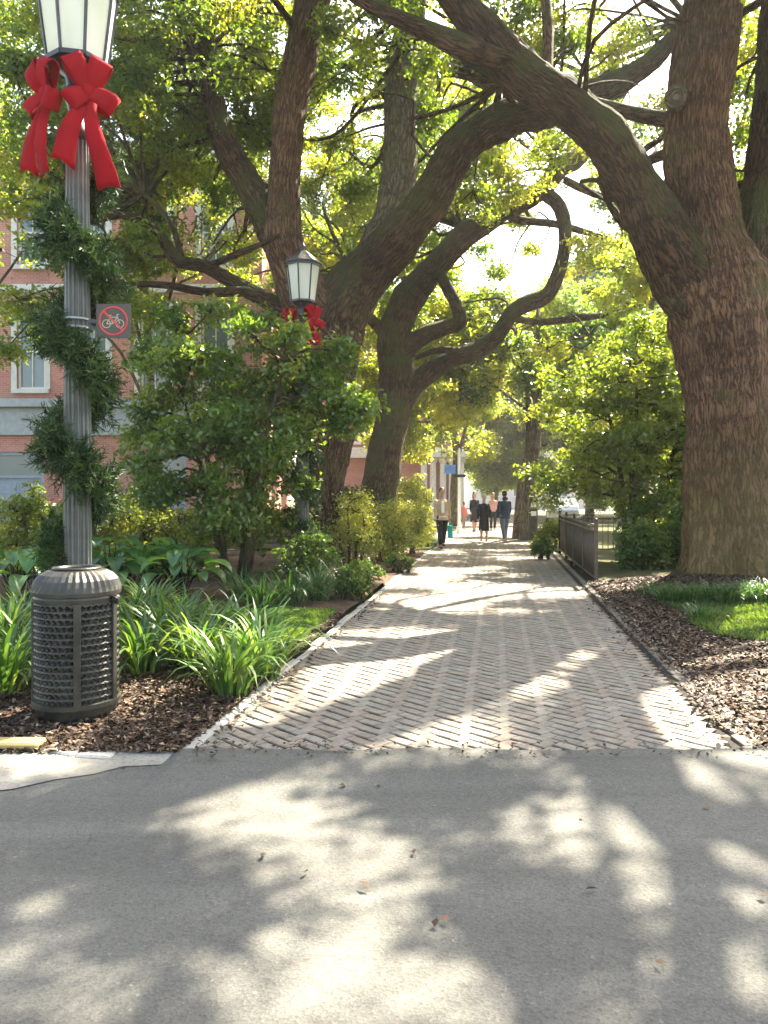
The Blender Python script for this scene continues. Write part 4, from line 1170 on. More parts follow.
# ------------------------------------------------------------------ lamps
def lamp(loc, label, rz=0.0):
    root = empty('street_lamp', loc, label, 'street lamp', 'old style lamps along the path')
    b = MB()
    nf = 16
    fl = lambda k, z: (1.0 if k % 4 in (0, 1) else .84)
    b.lathe((0, 0, 0), [(.108, .62), (.106, 1.2), (.100, 2.4), (.092, 3.6), (.084, 4.30)], n=nf * 4, rmod=fl)
    b.build('post', M['post'], root)
    b = MB()
    b.lathe((0, 0, 0), [(.24, 0), (.24, .10), (.22, .14), (.20, .18), (.17, .42), (.185, .46), (.185, .52), (.14, .58), (.115, .66)], n=16, smooth=False)
    b.build('base', M['post'], root)
    b = MB()
    b.lathe((0, 0, 0), [(.088, 4.28), (.115, 4.31), (.115, 4.34), (.075, 4.40), (.06, 4.48), (.075, 4.56), (.10, 4.62), (.11, 4.66), (.075, 4.70), (.09, 4.78), (.17, 4.84), (.20, 4.865)], n=24, smooth=True)
    b.build('collar', M['iron'], root)
    # lantern: octagonal, flaring upwards
    lan = MB(); zb, zt = 4.87, 5.50; rb, rt = .222, .305
    n = 8; off = math.radians(22.5 + 12)
    ang = [off + i * math.pi / 4 for i in range(n)]
    pt = lambda r, a, z: Vector((r * math.cos(a), r * math.sin(a), z))
    for i in range(n):
        a, a2 = ang[i], ang[(i + 1) % n]
        lan.tube([pt(rb, a, zb), pt(rt, a, zt)], [.0125, .0135], n=4, smooth=False)
        lan.bar(pt(rb, a, zb), pt(rb, a2, zb), .028, .035)
        lan.bar(pt(rt, a, zt), pt(rt, a2, zt), .030, .04)
    lan.lathe((0, 0, 0), [(.19, zb - .02), (.225, zb - .018), (.225, zb + .004), (.19, zb + .006)], n=8, rot0=off)
    lf = lan.build('lantern', M['iron'], root)
    for i in range(n):
        a, a2 = ang[i], ang[(i + 1) % n]
        g = MB(); k = .965
        q = [pt(rb * k, a, zb + .01), pt(rb * k, a2, zb + .01), pt(rt * k, a2, zt - .01), pt(rt * k, a, zt - .01)]
        m_ = Vector((math.cos((a + a2) / 2), math.sin((a + a2) / 2), 0)) * .004
        for v in q: g.v.append(v + m_)
        for v in q: g.v.append(v - m_)
        g.face((0, 1, 2, 3)); g.face((7, 6, 5, 4)); g.face((0, 4, 5, 1)); g.face((1, 5, 6, 2)); g.face((2, 6, 7, 3)); g.face((3, 7, 4, 0))
        g.build('glass_pane', M['milk'], lf)
    b = MB()
    b.lathe((0, 0, 0), [(.30, zt + .015), (.345, zt + .02), (.345, zt + .045), (.30, zt + .07), (.19, zt + .16), (.10, zt + .24), (.05, zt + .28)], n=8, rot0=off)
    rf = b.build('lantern_roof', M['zinc' if False else 'iron'], lf)
    b = MB()
    b.lathe((0, 0, 0), [(.05, zt + .28), (.03, zt + .30), (.045, zt + .33), (.045, zt + .36), (.02, zt + .38), (.012, zt + .46), (.002, zt + .49)], n=12, smooth=True)
    b.build('finial', M['iron'], rf)
    root.rotation_euler.z = rz
    return root
L1 = P(77.5, 0, 5.98); L1.z = .02
L2 = P(303, 0, 13.4); L2.z = .05
lamp1 = lamp(L1, 'near street lamp with fluted grey post behind the litter bin')
lamp2 = lamp(L2, 'far street lamp rising out of the camellia before the left oak')

def crease(b, sd_):
    for i, v in enumerate(b.v):
        q = Vector((v.x * 9, v.z * 9, sd_)); q2 = Vector((v.x * 26, v.z * 22, sd_ + 5))
        b.v[i] = v + Vector((.010 * noise.noise(q2), .016 * noise.noise(q) + .007 * noise.noise(q2), .008 * noise.noise(q)))
def bow(loc, face, label, sc=1.0, seed=0, tails=((-.12, -.62), (.15, -.70))):
    """velvet ribbon bow; faces along angle face in the ground plane"""
    root_m = MB(); rr = random.Random(seed)
    W = .135
    def strip(pts, side, w0, w1, thick=.006):
        """pts: centre line, side: width direction(s)"""
        n = len(pts); i0 = len(b.v)
        T = []
        for i in range(n):
            t = (pts[min(i + 1, n - 1)] - pts[max(0, i - 1)]).normalized(); T.append(t)
        for i, p in enumerate(pts):
            w = w0 + (w1 - w0) * i / (n - 1)
            s = side if isinstance(side, Vector) else side(i / (n - 1))
            nn = T[i].cross(s).normalized()
            for m_ in (-1, -.33, .33, 1):
                b.v.append(p + s * w * .5 * m_ + nn * (thick * .5 + .010 * (1 - m_ * m_)))
            for m_ in (1, .33, -.33, -1):
                b.v.append(p + s * w * .5 * m_ + nn * (-thick * .5 + .010 * (1 - m_ * m_)))
        for i in range(n - 1):
            a = i0 + i * 8
            for k in range(8):
                j = (k + 1) % 8
                b.face((a + k, a + j, a + 8 + j, a + 8 + k), smooth=k not in (3, 7))
        b.face([i0 + k for k in range(8)][::-1]); b.face([i0 + (n - 1) * 8 + k for k in range(8)])
    root = empty('ribbon_bow', loc, label, 'bow', 'red bows on the lamps')
    root.rotation_euler = (0, 0, face); root.scale = (sc, sc * .8, sc)
    # local frame: faces -Y, width along X
    def loop(ang, L, fat, name='loop'):
        nonlocal b
        b = MB()
        c, s_ = math.cos(ang), math.sin(ang)
        pts = []
        for k in range(17):
            t = k / 16; th = 2 * math.pi * t
            u = L * .5 * (1 - math.cos(th)); vv = fat * math.sin(th) * (.35 + .65 * (u / L))
            pts.append(Vector((u * c, -.06 - vv * .8 - .05 * (u / L), u * s_)) + Vector((-s_, 0, c)) * 0)
        sd = Vector((-s_, .0, c))
        i = 0
        wf = lambda t: sd
        # narrow at the knot, full width at the end of the loop
        n = len(pts); i0 = len(b.v)
        for i, p in enumerate(pts):
            f = math.sin(math.pi * i / (n - 1)) ** .6
            w = W * (.42 + .75 * f)
            t = (pts[min(i + 1, n - 1)] - pts[max(0, i - 1)]).normalized()
            nn = t.cross(sd).normalized()
            for m_ in (-1, -.4, .4, 1): b.v.append(p + sd * w * .5 * m_ + nn * .004)
            for m_ in (1, .4, -.4, -1): b.v.append(p + sd * w * .5 * m_ - nn * .004)
        for i in range(n - 1):
            a = i0 + i * 8
            for k in range(8):
                j = (k + 1) % 8
                b.face((a + k, a + j, a + 8 + j, a + 8 + k), smooth=k not in (3, 7))
        crease(b, seed + L * 9)
        b.build(name, M['ribbon'], root)
    b = None
    loop(math.radians(66), .25, .12)
    loop(math.radians(118), .27, .12)
    loop(math.radians(-32), .22, .13)
    loop(math.radians(222), .19, .12)
    b = MB(); b.ball((0, -.085, 0), (.052, .045, .06), 12, 8); b.build('knot', M['ribbon'], root)
    for (tx, tz) in tails:
        b = MB()
        pts = [Vector((tx * t + .02 * math.sin(5 * t + tx * 20), -.075 - .05 * math.sin(3.0 * t), tz * t)) for t in [k / 12 for k in range(13)]]
        dr = Vector((tx, 0, tz)).normalized(); sd0 = Vector((-dr.z, 0, dr.x))
        strip(pts, lambda t: (sd0 + Vector((0, .35 * math.sin(4 * t + tx * 9), 0))).normalized(), W * .55, W * 1.35)
        # dove-tail end
        b.v[-8 + 1] += dr * -.03; b.v[-8 + 2] += dr * -.03; b.v[-8 + 5] += dr * -.03; b.v[-8 + 6] += dr * -.03
        crease(b, seed + tx * 30)
        b.build('tail', M['ribbon'], root)
    return root
def at_lamp(Lc, ang, r, z): return Vector((Lc.x + r * math.sin(ang), Lc.y - r * math.cos(ang), z))
za = CH + (HZ - 98) / F * 5.9
a1 = math.radians(28); a2 = math.radians(-62)
bow(at_lamp(L1, math.radians(48), .18, za), math.radians(20), 'front red velvet bow below the near lantern', 1.0, 1, ((-.20, -.58), (.13, -.72)))
bow(at_lamp(L1, math.radians(-62), .18, za + .0), math.radians(-36), 'red velvet bow on the left side of the near lantern', 1.0, 2, ((-.22, -.56), (.03, -.62)))
z2 = CH + (HZ - 322) / F * 13.4
bow(at_lamp(L2, math.radians(55), .20, z2), math.radians(30), 'red bow on the right side of the far lamp', .95, 3)
bow(at_lamp(L2, math.radians(-60), .20, z2 - .05), math.radians(-35), 'red bow on the left side of the far lamp', .95, 4)

def garland(Lc, z0, z1, turns, label, seed, rad=.13, thick=.13, dens=34, ph=0.0, nlen=.055):
    root = empty('garland', Vector((Lc.x, Lc.y, z0)), label, 'garland', 'fir garlands wound round the lamps')
    rr = np.random.RandomState(seed)
    core = MB(); n = int(turns * 26)
    pts = []
    for i in range(n + 1):
        t = i / n; a = ph + t * turns * 2 * math.pi
        pts.append(Vector((Lc.x + rad * math.cos(a), Lc.y + rad * math.sin(a), z1 + (z0 - z1) * t)))
    core.tube(pts, [.018] * len(pts), n=6)
    sprigs = MB()
    C, Dv, K = [], [], []
    L = sum((q - p).length for p, q in zip(pts, pts[1:]))
    ns = int(L * dens)
    for s in range(ns):
        i = rr.randint(n); p = pts[i].lerp(pts[i + 1], rr.random())
        o = Vector((p.x - Lc.x, p.y - Lc.y, 0)).normalized()
        tan = (pts[i + 1] - pts[i]).normalized()
        bulge = .65 + .5 * noise.noise(Vector((i * .13, seed, 0))) + .25 * rr.random()
        d = (o * rr.uniform(.0, 1.0) + Vector((0, 0, 1)) * rr.normal() * .75 + tan * rr.normal() * .7).normalized()
        ln = thick * 1.35 * bulge
        e = p + d * ln + Vector((0, 0, -.02))
        core.tube([p, e], [.004, .002], n=3, cap=False)
        m = 44
        t = rr.random(m)
        base = np.array(p)[None] + (np.array(e) - np.array(p))[None] * t[:, None]
        dd = np.array(d)[None] * .7 + rr.normal(size=(m, 3)) * .75
        dd /= np.linalg.norm(dd, axis=1)[:, None]
        C.append(base); Dv.append(dd)
        g = np.array([(.014, .036, .010), (.026, .058, .014), (.040, .080, .018), (.065, .11, .024)])[rr.randint(4)]
        K.append(np.tile(g, (m, 1)) * rr.uniform(.7, 1.3, m)[:, None])
    C = np.concatenate(C); Dv = np.concatenate(Dv); K = np.concatenate(K); m = len(C)
    side = np.cross(Dv, rr.normal(size=(m, 3))); side /= np.linalg.norm(side, axis=1)[:, None]
    ln = nlen * rr.uniform(.6, 1.2, m)[:, None]; wd = .0042
    V = np.empty((m, 4, 3))
    V[:, 0] = C - side * wd; V[:, 1] = C + side * wd
    V[:, 2] = C + Dv * ln + side * wd * .4; V[:, 3] = C + Dv * ln - side * wd * .4
    np_mesh('needles', V.reshape(-1, 3), np.arange(m * 4).reshape(m, 4), K, M['needle'], root)
    core.build('stem', M['bark_dark'], root)
    child_fix(root)
    return root
zt = CH + (HZ - 168) / F * 5.98; zb = CH + (HZ - 556) / F * 5.98
garland(L1, zb, zt, 3.6, 'thick fir garland spiralling round the near lamp post', 3, ph=math.radians(20), dens=330, thick=.22, nlen=.062, rad=.12)
zt = CH + (HZ - 335) / F * 13.4
garland(L2, .5, zt, 5.5, 'fir garland on the far lamp post, half hidden by the camellia', 4, ph=0, dens=120, thick=.24, nlen=.07)

# no-cycling sign
sg = P(113.5, 321, 5.86)
root = empty('no_cycling_sign', sg, 'small square dark sign with a red barred circle over a bicycle', 'sign')
Hs = .122
b = MB(); b.box((0, 0, 0), (.262, .006, .262), bev=.002); b.build('panel', M['signface'], root)
b = MB()
yy = -.0045
b.tube([Vector((.105 * math.cos(a), yy, .105 * math.sin(a))) for a in np.linspace(0, 2 * math.pi, 41)], [.0085] * 41, n=6, cap=False, up=(0, 1, 0), ell=(.25, 1))
b.bar((-.074, yy - .0012, .074), (.074, yy - .0012, -.074), .003, .015)
b.build('prohibition_ring', M['red'], root)
b = MB()
for cx in (-.052, .050):
    b.tube([Vector((cx + .030 * math.cos(a), yy, -.022 + .030 * math.sin(a))) for a in np.linspace(0, 2 * math.pi, 25)], [.0038] * 25, n=6, cap=False, up=(0, 1, 0), ell=(.3, 1))
def seg(p, q): b.bar((p[0], yy - .0004, p[1]), (q[0], yy - .0004, q[1]), .002, .0068)
seg((-.052, -.022), (-.022, .028)); seg((-.022, .028), (.030, .028)); seg((.030, .028), (-.004, -.022)); seg((-.004, -.022), (-.052, -.022))
seg((-.004, -.022), (-.026, .040)); seg((-.038, .042), (-.014, .042)); seg((.050, -.022), (.026, .046)); seg((.026, .046), (.044, .050))
b.build('bicycle_symbol', M['signgrey'], root)
b = MB(); b.box((-.155, .01, .0), (.075, .012, .03)); b.box((-.155, .01, -.05), (.075, .012, .02)); b.build('bracket', M['iron'], root)
for dz in (.03, -.035):
    b = MB()
    rel = Vector((L1.x, L1.y, sg.z)) - sg
    b.tube([rel + Vector((.112 * math.cos(a), .112 * math.sin(a), dz)) for a in np.linspace(0, 2 * math.pi, 29)], [.012] * 29, n=6, cap=False, up=(0, 0, 1), ell=(1, .35))
    b.build('strap', M['zinc'], root)

# ------------------------------------------------------------------ litter bin
BX = P(77, 0, 5.42); BX.z = .0
root = empty('litter_bin', BX, 'round dark metal litter bin with ribbed dome lid and perforated sides', 'litter bin')
root.scale = (.93, .93, 1.02)
R0 = .298
def hexcell(mb, r, a0, a1, z0, z1, hole):
    ac, zc = (a0 + a1) / 2, (z0 + z1) / 2; ha, hz = (a1 - a0) / 2, (z1 - z0) / 2
    outer = [(-1, -1), (0, -1), (1, -1), (1, 0), (1, 1), (0, 1), (-1, 1), (-1, 0)]
    inner = [(-.45, -.62), (0, -.74), (.45, -.62), (.66, 0), (.45, .62), (0, .74), (-.45, .62), (-.66, 0)]
    n = len(mb.v)
    for (u, v) in outer:
        a = ac + u * ha; mb.v.append(Vector((r * math.cos(a), r * math.sin(a), zc + v * hz)))
    for (u, v) in inner:
        a = ac + u * ha * hole; rr = r - .012 + (.018 if v > 0 else -.004)
        mb.v.append(Vector((rr * math.cos(a), rr * math.sin(a), zc + v * hz * hole)))
    for (u, v) in inner:
        a = ac + u * ha * hole; rr = r - .022
        mb.v.append(Vector((rr * math.cos(a), rr * math.sin(a), zc + v * hz * hole)))
    for k in range(8):
        j = (k + 1) % 8
        mb.face((n + k, n + j, n + 8 + j, n + 8 + k)); mb.face((n + 8 + k, n + 8 + j, n + 16 + j, n + 16 + k))
b = MB(); rows = 15; cols = 38; zA, zB = .135, .80
for i in range(rows):
    for j in range(cols):
        o = .5 * (i % 2); a0 = 2 * math.pi * (j + o) / cols; a1 = 2 * math.pi * (j + 1 + o) / cols
        hexcell(b, R0, a0, a1, zA + (zB - zA) * i / rows, zA + (zB - zA) * (i + 1) / rows, .9)
b.build('perforated_side', M['darkgreen'], root)
b = MB(); b.lathe((0, 0, 0), [(.235, .06), (.24, .78), (.232, .78), (.228, .07)], n=32, smooth=True, cap=False); b.build('liner', M['post'], root)
b = MB()
b.lathe((0, 0, 0), [(.25, 0), (.268, .02), (.285, .05), (.30, .10), (.318, .105), (.318, .135), (.298, .14), (.27, .14)], n=48, rmod=lambda k, z: (.985 if (k % 2 and .01 < z < .09) else 1))
b.build('base_band', M['darkgreen'], root)
b = MB()
b.lathe((0, 0, 0), [(.27, .795), (.302, .80), (.306, .83), (.300, .845), (.318, .85), (.320, .875)], n=48); 
b.build('rim', M['darkgreen'], root)
b = MB()
prof = [(.320, .875), (.316, .91), (.298, .95), (.262, .985), (.215, 1.008), (.17, 1.016)]
b.lathe((0, 0, 0), prof, n=72, rmod=lambda k, z: (.955 if k % 2 and .88 < z < 1.01 else 1), cap=False)
b.lathe((0, 0, 0), [(.172, 1.014), (.178, 1.024), (.172, 1.032), (.14, 1.032), (.13, 1.02), (.12, .9)], n=48, smooth=False, cap=False)
b.build('lid', M['darkgreen'], root)
for a in (math.radians(-68), math.radians(-10), math.radians(200), math.radians(90)):
    b = MB()
    c = Vector(((R0 + .006) * math.cos(a), (R0 + .006) * math.sin(a), .467))
    b.box(c, (.022, .052, .67), Matrix.Rotation(a, 3, 'Z'), bev=.004)
    b.build('door_stile', M['darkgreen'], root)
b = MB(); a = math.radians(-12)
c = Vector((.325 * math.cos(a), .325 * math.sin(a), .82)); b.box(c, (.05, .05, .05), Matrix.Rotation(a, 3, 'Z'), bev=.01)
b.tube([c + Vector((-.02, -.03, .02)), c + Vector((.03, -.035, 0)), c + Vector((.01, -.03, -.03))], [.008] * 3, n=6)
b.build('latch', M['iron'], root)

# ------------------------------------------------------------------ bench behind the tufts
g = G(258, 580, .05); 
root = empty('park_bench', (g.x, g.y, .08), 'weathered slatted bench half hidden behind the liriope tufts', 'bench', rz=math.radians(12))
b = MB()
for k in range(4): b.box((0, -.1 + .13 * k, .45), (1.4, .10, .03), bev=.006)
b.build('seat', M['wood'], root)
b = MB()
for k in range(4): b.box((0, .36 + .03 * k, .55 + .11 * k), (1.4, .025, .085), Matrix.Rotation(-.25, 3, 'X'), bev=.006)
b.build('backrest', M['wood'], root)
for sx in (-.6, .6):
    b = MB(); b.box((sx, -.1, .2), (.05, .05, .44)); b.box((sx, .3, .2), (.05, .05, .44)); b.bar((sx, .3, .42), (sx, .50, .95), .05, .04); b.bar((sx, -.14, .425), (sx, .3, .425), .05, .05)
    b.bar((sx, -.14, .64), (sx, .40, .64), .05, .03); b.bar((sx, -.12, .42), (sx, -.12, .64), .04, .04)
    b.build('leg_frame', M['iron'], root)

# ------------------------------------------------------------------ iron railing
A = Vector((3.60, 13.05, .05)); Bp = Vector((4.62, 20.2, .05)); Cp = Vector((8.2, 20.4, .05))
root = empty('iron_railing', A, 'low dark iron railing along the right edge of the path', 'fence')
M['rail'] = plain('weathered brown iron', (.075, .058, .040), .5, .2, .3)
def run(p, q, sp, parent):
    d = q - p; L = d.length; n = int(L / sp)
    b = MB()
    for i in range(n + 1):
        r = p.lerp(q, i / n) - A
        b.tube([r + Vector((0, 0, .10)), r + Vector((0, 0, .93))], [.010, .010], n=5)
        if i % 2 == 0: b.box(r + Vector((0, 0, .95)), (.02, .02, .04))
    b.build('pickets', M['rail'], parent)
    b = MB()
    for z, h in ((.10, .03), (.90, .035), (1.0, .03)): b.bar(p - A + Vector((0, 0, z)), q - A + Vector((0, 0, z)), .035, h)
    b.build('rail', M['rail'], parent)
    m = max(1, round(L / 2.0))
    for i in range(m + 1):
        b = MB(); r = p.lerp(q, i / m) - A
        b.box(r + Vector((0, 0, .53)), (.055, .055, 1.06)); b.ball(r + Vector((0, 0, 1.09)), .035, 8, 6)
        b.build('post', M['rail'], parent)
run(A, Bp, .11, root); run(Bp, Cp, .14, root)
b = MB(); b.bar((4.6, 14.3, .12), (8.5, 14.6, .12), .14, .12); tag(b.build('stone_border', M['stone']), 'low pale stone border behind the near railing corner', 'border')

# ------------------------------------------------------------------ buildings
def facade(name, label, x0, x1, Y, ztop, wins, doors, bm, cornices, depth=8, wl=None, colm=None):
    root = empty(name, ((x0 + x1) / 2, Y, 0), label, 'building')
    xs = sorted(set([x0, x1] + [v for w_ in wins + doors for v in (w_[0], w_[1])]))
    zs = sorted(set([-.1, ztop] + [v for w_ in wins + doors for v in (w_[2], w_[3])]))
    op = wins + doors
    b = MB(); t = .30
    for i in range(len(xs) - 1):
        for j in range(len(zs) - 1):
            cx, cz = (xs[i] + xs[i + 1]) / 2, (zs[j] + zs[j + 1]) / 2
            if any(o[0] < cx < o[1] and o[2] < cz < o[3] for o in op): continue
            n = len(b.v)
            b.v += [Vector((xs[i], Y, zs[j])), Vector((xs[i + 1], Y, zs[j])), Vector((xs[i + 1], Y, zs[j + 1])), Vector((xs[i], Y, zs[j + 1]))]
            b.face((n, n + 1, n + 2, n + 3))
    for o in op:                                     # reveals
        n = len(b.v)
        for y in (Y, Y + t):
            b.v += [Vector((o[0], y, o[2])), Vector((o[1], y, o[2])), Vector((o[1], y, o[3])), Vector((o[0], y, o[3]))]
        for k in range(4):
            j = (k + 1) % 4
            b.face((n + k, n + j, n + 4 + j, n + 4 + k))
    n = len(b.v)
    b.v += [Vector(q) for q in ((x0, Y, -.1), (x1, Y, -.1), (x1, Y + depth, -.1), (x0, Y + depth, -.1), (x0, Y, ztop), (x1, Y, ztop), (x1, Y + depth, ztop), (x0, Y + depth, ztop))]
    b.face((n + 1, n + 2, n + 6, n + 5)); b.face((n + 3, n, n + 4, n + 7)); b.face((n + 2, n + 3, n + 7, n + 6)); b.face((n + 4, n + 5, n + 6, n + 7))
    b.build('wall', bm, root)
    for (a, c, z0, z1) in wins:
        w_, h_ = c - a, z1 - z0; cx, cz = (a + c) / 2, (z0 + z1) / 2
        b = MB(); f = .07
        for q in ((a + f / 2, cz, f, h_), (c - f / 2, cz, f, h_), (cx, z0 + f / 2, w_ - 2 * f, f), (cx, z1 - f / 2, w_ - 2 * f, f), (cx, cz, w_ - 2 * f, .055)):
            b.box((q[0], Y + .14, q[1]), (q[2], .08, q[3]))
        b.box((cx, Y + .15, cz), (.03, .04, h_ - .16))
        wn = b.build('window', M['white'], root)
        b = MB(); b.box((cx, Y + .185, cz), (w_ - .02, .012, h_ - .02)); b.build('pane', M['pane'], wn)
        b = MB(); b.box((cx, Y - .03, z0 - .09), (w_ + .35, .22, .16), bev=.01); b.build('sill', M['stone'], wn)
        b = MB(); b.box((cx, Y - .02, z1 + .17), (w_ + .4, .12, .34), bev=.01); b.build('lintel', M['stone'], wn)
        for s_ in (-1, 1):
            b = MB(); b.box((cx + s_ * (w_ / 2 + .11), Y - .012, cz + .0), (.20, .05, h_)); b.build('jamb', M['stone'], wn)
    for (a, c, z0, z1) in doors:
        w_, h_ = c - a, z1 - z0; cx, cz = (a + c) / 2, (z0 + z1) / 2
        b = MB()
        for s_ in (-1, 1): b.box((cx + s_ * (w_ / 2 - .06), Y + .12, cz), (.12, .12, h_))
        b.box((cx, Y + .12, z1 - .06), (w_ - .24, .12, .12)); b.box((cx, Y + .12, 2.25), (w_ - .24, .12, .10))
        dd = b.build('door', M['greyblue'], root)
        b = MB()
        nleaf = 2
        for q in range(nleaf):
            lx = cx + (q - .5) * (w_ - .24) / 2
            b.box((lx, Y + .16, 1.1), ((w_ - .24) / 2 - .01, .05, 2.2))
            for pz, ph in ((.45, .6), (1.2, .55), (1.85, .45)): b.box((lx, Y + .13, pz), ((w_ - .24) / 2 - .22, .025, ph), bev=.01)
        b.build('door_leaf', M['greyblue'], dd)
        b = MB(); b.box((cx, Y + .17, (2.3 + z1 - .12) / 2), (w_ - .26, .01, z1 - .12 - 2.3)); b.build('transom_pane', M['pane'], dd)
    for (z0, z1, pr, mt) in cornices:
        b = MB(); b.box(((x0 + x1) / 2, Y - pr / 2 + .001, (z0 + z1) / 2), (x1 - x0 + .1, pr, z1 - z0), bev=.02); b.build('cornice', M[mt], root)
    child_fix(root)
    return root
BY = 28.0
def bx(px): return (px - 384) / F * BY
cx_ = [bx(31) - 2.24 * 2 * k for k in (2, 1)] + [bx(31), bx(92.5), bx(154), bx(215), bx(-30), bx(-92)]
wn_ = []
for c in sorted(set(round(c, 2) for c in cx_)):
    for z0, z1 in ((5.45, 8.2), (9.95, 12.4)):
        wn_.append((c - .5, c + .5, z0, z1))
# drop duplicates that would overlap
ww = []
for q in wn_:
    if not any(abs(q[0] - r_[0]) < 1.5 and abs(q[2] - r_[2]) < .1 for r_ in ww): ww.append(q)
drs = [(c - .95, c + .95, 0.0, 3.15) for c in (bx(18), bx(160), bx(-80))] 
facade('brick_building', 'red brick building with white window surrounds and grey storefront cornice at left', bx(-180), bx(262), BY, 13.6, ww, drs, M['brick_wall'],
       [(3.75, 4.75, .14, 'greytrim'), (4.75, 5.05, .40, 'greytrim'), (13.6, 14.3, .5, 'stone'), (8.95, 9.25, .08, 'stone')])
# farther brick front with pale pillars behind the walkers
def fx(px, Y): return (px - 384) / F * Y
Yb = 52.0
w2 = [(fx(px, Yb) - .45, fx(px, Yb) + .45, z0, z0 + 2.2) for px in (330, 352, 374, 396) for z0 in (5.2, 9.2)]
b2 = facade('brick_building', 'distant red brick building with pale pillars beyond the walkers', fx(310, Yb), fx(462, Yb), Yb, 13.5, w2 + [(fx(437, Yb) - .45, fx(437, Yb) + .45, z0, z0 + 2.2) for z0 in (5.2, 9.2)], [], M['brick_far'], [(4.1, 4.8, .5, 'stone'), (13.5, 14.1, .5, 'stone')])
for px in (424, 433, 443, 452, 461):
    b = MB(); x = fx(px, Yb - 1.0)
    b.lathe((x, Yb - 1.0, 0), [(.36, 0), (.36, .2), (.25, .3), (.22, 2.0), (.20, 3.7), (.30, 3.85), (.34, 4.05)], n=12)
    o = b.build('pillar', M['stone'], b2); o.matrix_parent_inverse = b2.matrix_basis.inverted()
b = MB(); b.box((fx(442, Yb - .7), Yb - .7, 4.3), (3.6, 1.4, .4)); o = b.build('porch_beam', M['stone'], b2); o.matrix_parent_inverse = b2.matrix_basis.inverted()
Yc = 95.0
w3 = [(x, x + 1.1, z0, z0 + 2.0) for x in (13.2, 16.0, 18.8, 21.6) for z0 in (1.5, 5.0, 8.6)]
facade('pale_building', 'pale far building glimpsed at the end of the path', 11, 26, Yc, 11.5, w3, [], M['stone'], [(11.5, 12.1, .5, 'white')])
w3 = [(x, x + 1.3, z0, z0 + 2.2) for x in (34, 38, 42, 46, 50) for z0 in (1.5, 5.4, 9.4)]
facade('brick_building', 'brick building far behind the right hand trees', 32, 54, 62.0, 13.5, w3, [], M['brick_far'], [(13.5, 14.2, .5, 'stone')])

# ------------------------------------------------------------------ far small things: car, signpost, pay post
def car(loc, rz):
    root = empty('parked_car', loc, 'pale silver car parked beyond the end of the railing', 'car', rz=rz)
    prof = [(-2.1, .35), (-2.15, .75), (-2.0, .95), (-1.5, 1.02), (-.95, 1.42), (-.3, 1.50), (.5, 1.46), (1.15, 1.02), (1.95, .88), (2.15, .65), (2.12, .35)]
    b = MB()
    ys = [(-.86, .93), (-.80, 1.0), (.80, 1.0), (.86, .93)]
    rings = []
    for y, k in ys:
        r = []
        for (x, z) in prof:
            tap = (.84 if z > 1.1 else 1)
            r.append(len(b.v)); b.v.append(Vector((x * (.985 if k < 1 else 1), y * tap, z)))
        rings.append(r)
    n = len(prof)
    for a, d in zip(rings, rings[1:]):
        for k in range(n):
            j = (k + 1) % n; b.face((a[k], d[k], d[j], a[j]))
    b.face(rings[0]); b.face(rings[-1][::-1])
    b.build('body', M['carpaint'], root)
    for s_ in (-1, 1):
        b = MB()
        pts = [(-1.3, 1.08), (-.88, 1.38), (-.3, 1.44), (.45, 1.40), (.95, 1.08)]
        y0, y1 = s_ * .868, s_ * .74
        n0 = len(b.v)
        for (x, z) in pts: b.v.append(Vector((x, s_ * (.875 if z < 1.1 else .735), z)))
        b.face(range(5)); b.build('side_window', M['pane'], root)
    b = MB(); b.v += [Vector((1.12, -.66, 1.06)), Vector((1.12, .66, 1.06)), Vector((.56, .6, 1.45)), Vector((.56, -.6, 1.45))]; b.face((0, 1, 2, 3)); b.build('windscreen', M['pane'], root)
    for x in (-1.35, 1.35):
        for s_ in (-1, 1):
            b = MB(); b.tube([Vector((x, s_ * .70, .33)), Vector((x, s_ * .90, .33))], [.33, .33], n=20, smooth=False); wh = b.build('wheel', M['rubber'], root)
            b = MB(); b.tube([Vector((x, s_ * .89, .33)), Vector((x, s_ * .915, .33))], [.20, .18], n=12, smooth=False); b.build('rim', M['zinc'], wh)
    for s_ in (-1, 1):
        b = MB(); b.ball((2.08, s_ * .6, .72), (.08, .18, .09), 8, 6); b.build('headlight', M['white'], root)
    return root
car((fx(562, 44), 44, .02), math.radians(78))

g = Vector((fx(459, 31.5), 31.5, 0.02))
root = empty('sign_post', g, 'slim pale sign post with a blue sign behind the walkers', 'sign post')
b = MB(); b.lathe((0, 0, 0), [(.10, 0), (.10, .25), (.06, .35), (.05, 2.2), (.06, 2.9), (.05, 3.4), (.02, 3.5)], n=12); b.build('pole', M['white'], root)
b = MB(); b.box((-.38, -.10, 2.62), (.46, .03, .36), bev=.005); b.build('blue_panel', M['blue'], root)
b = MB(); b.box((.02, -.14, 2.35), (.46, .03, .12), bev=.005); b.build('name_panel', M['iron'], root)
g = Vector((fx(533, 26.4), 26.4, 0.03))
root = empty('pay_post', g, 'slim dark grey pay post with white panels beside the far trunks', 'pay post')
b = MB(); b.box((0, 0, .72), (.30, .24, 1.44), bev=.03); b.build('cabinet', M['darkgreen'], root)
b = MB(); b.box((0, 0, 1.48), (.36, .30, .07), bev=.03); b.build('cap', M['iron'], root)
for z in (1.22, .92):
    b = MB(); b.box((0, -.125, z), (.18, .014, .16), bev=.004); b.build('label_panel', M['white'], root)

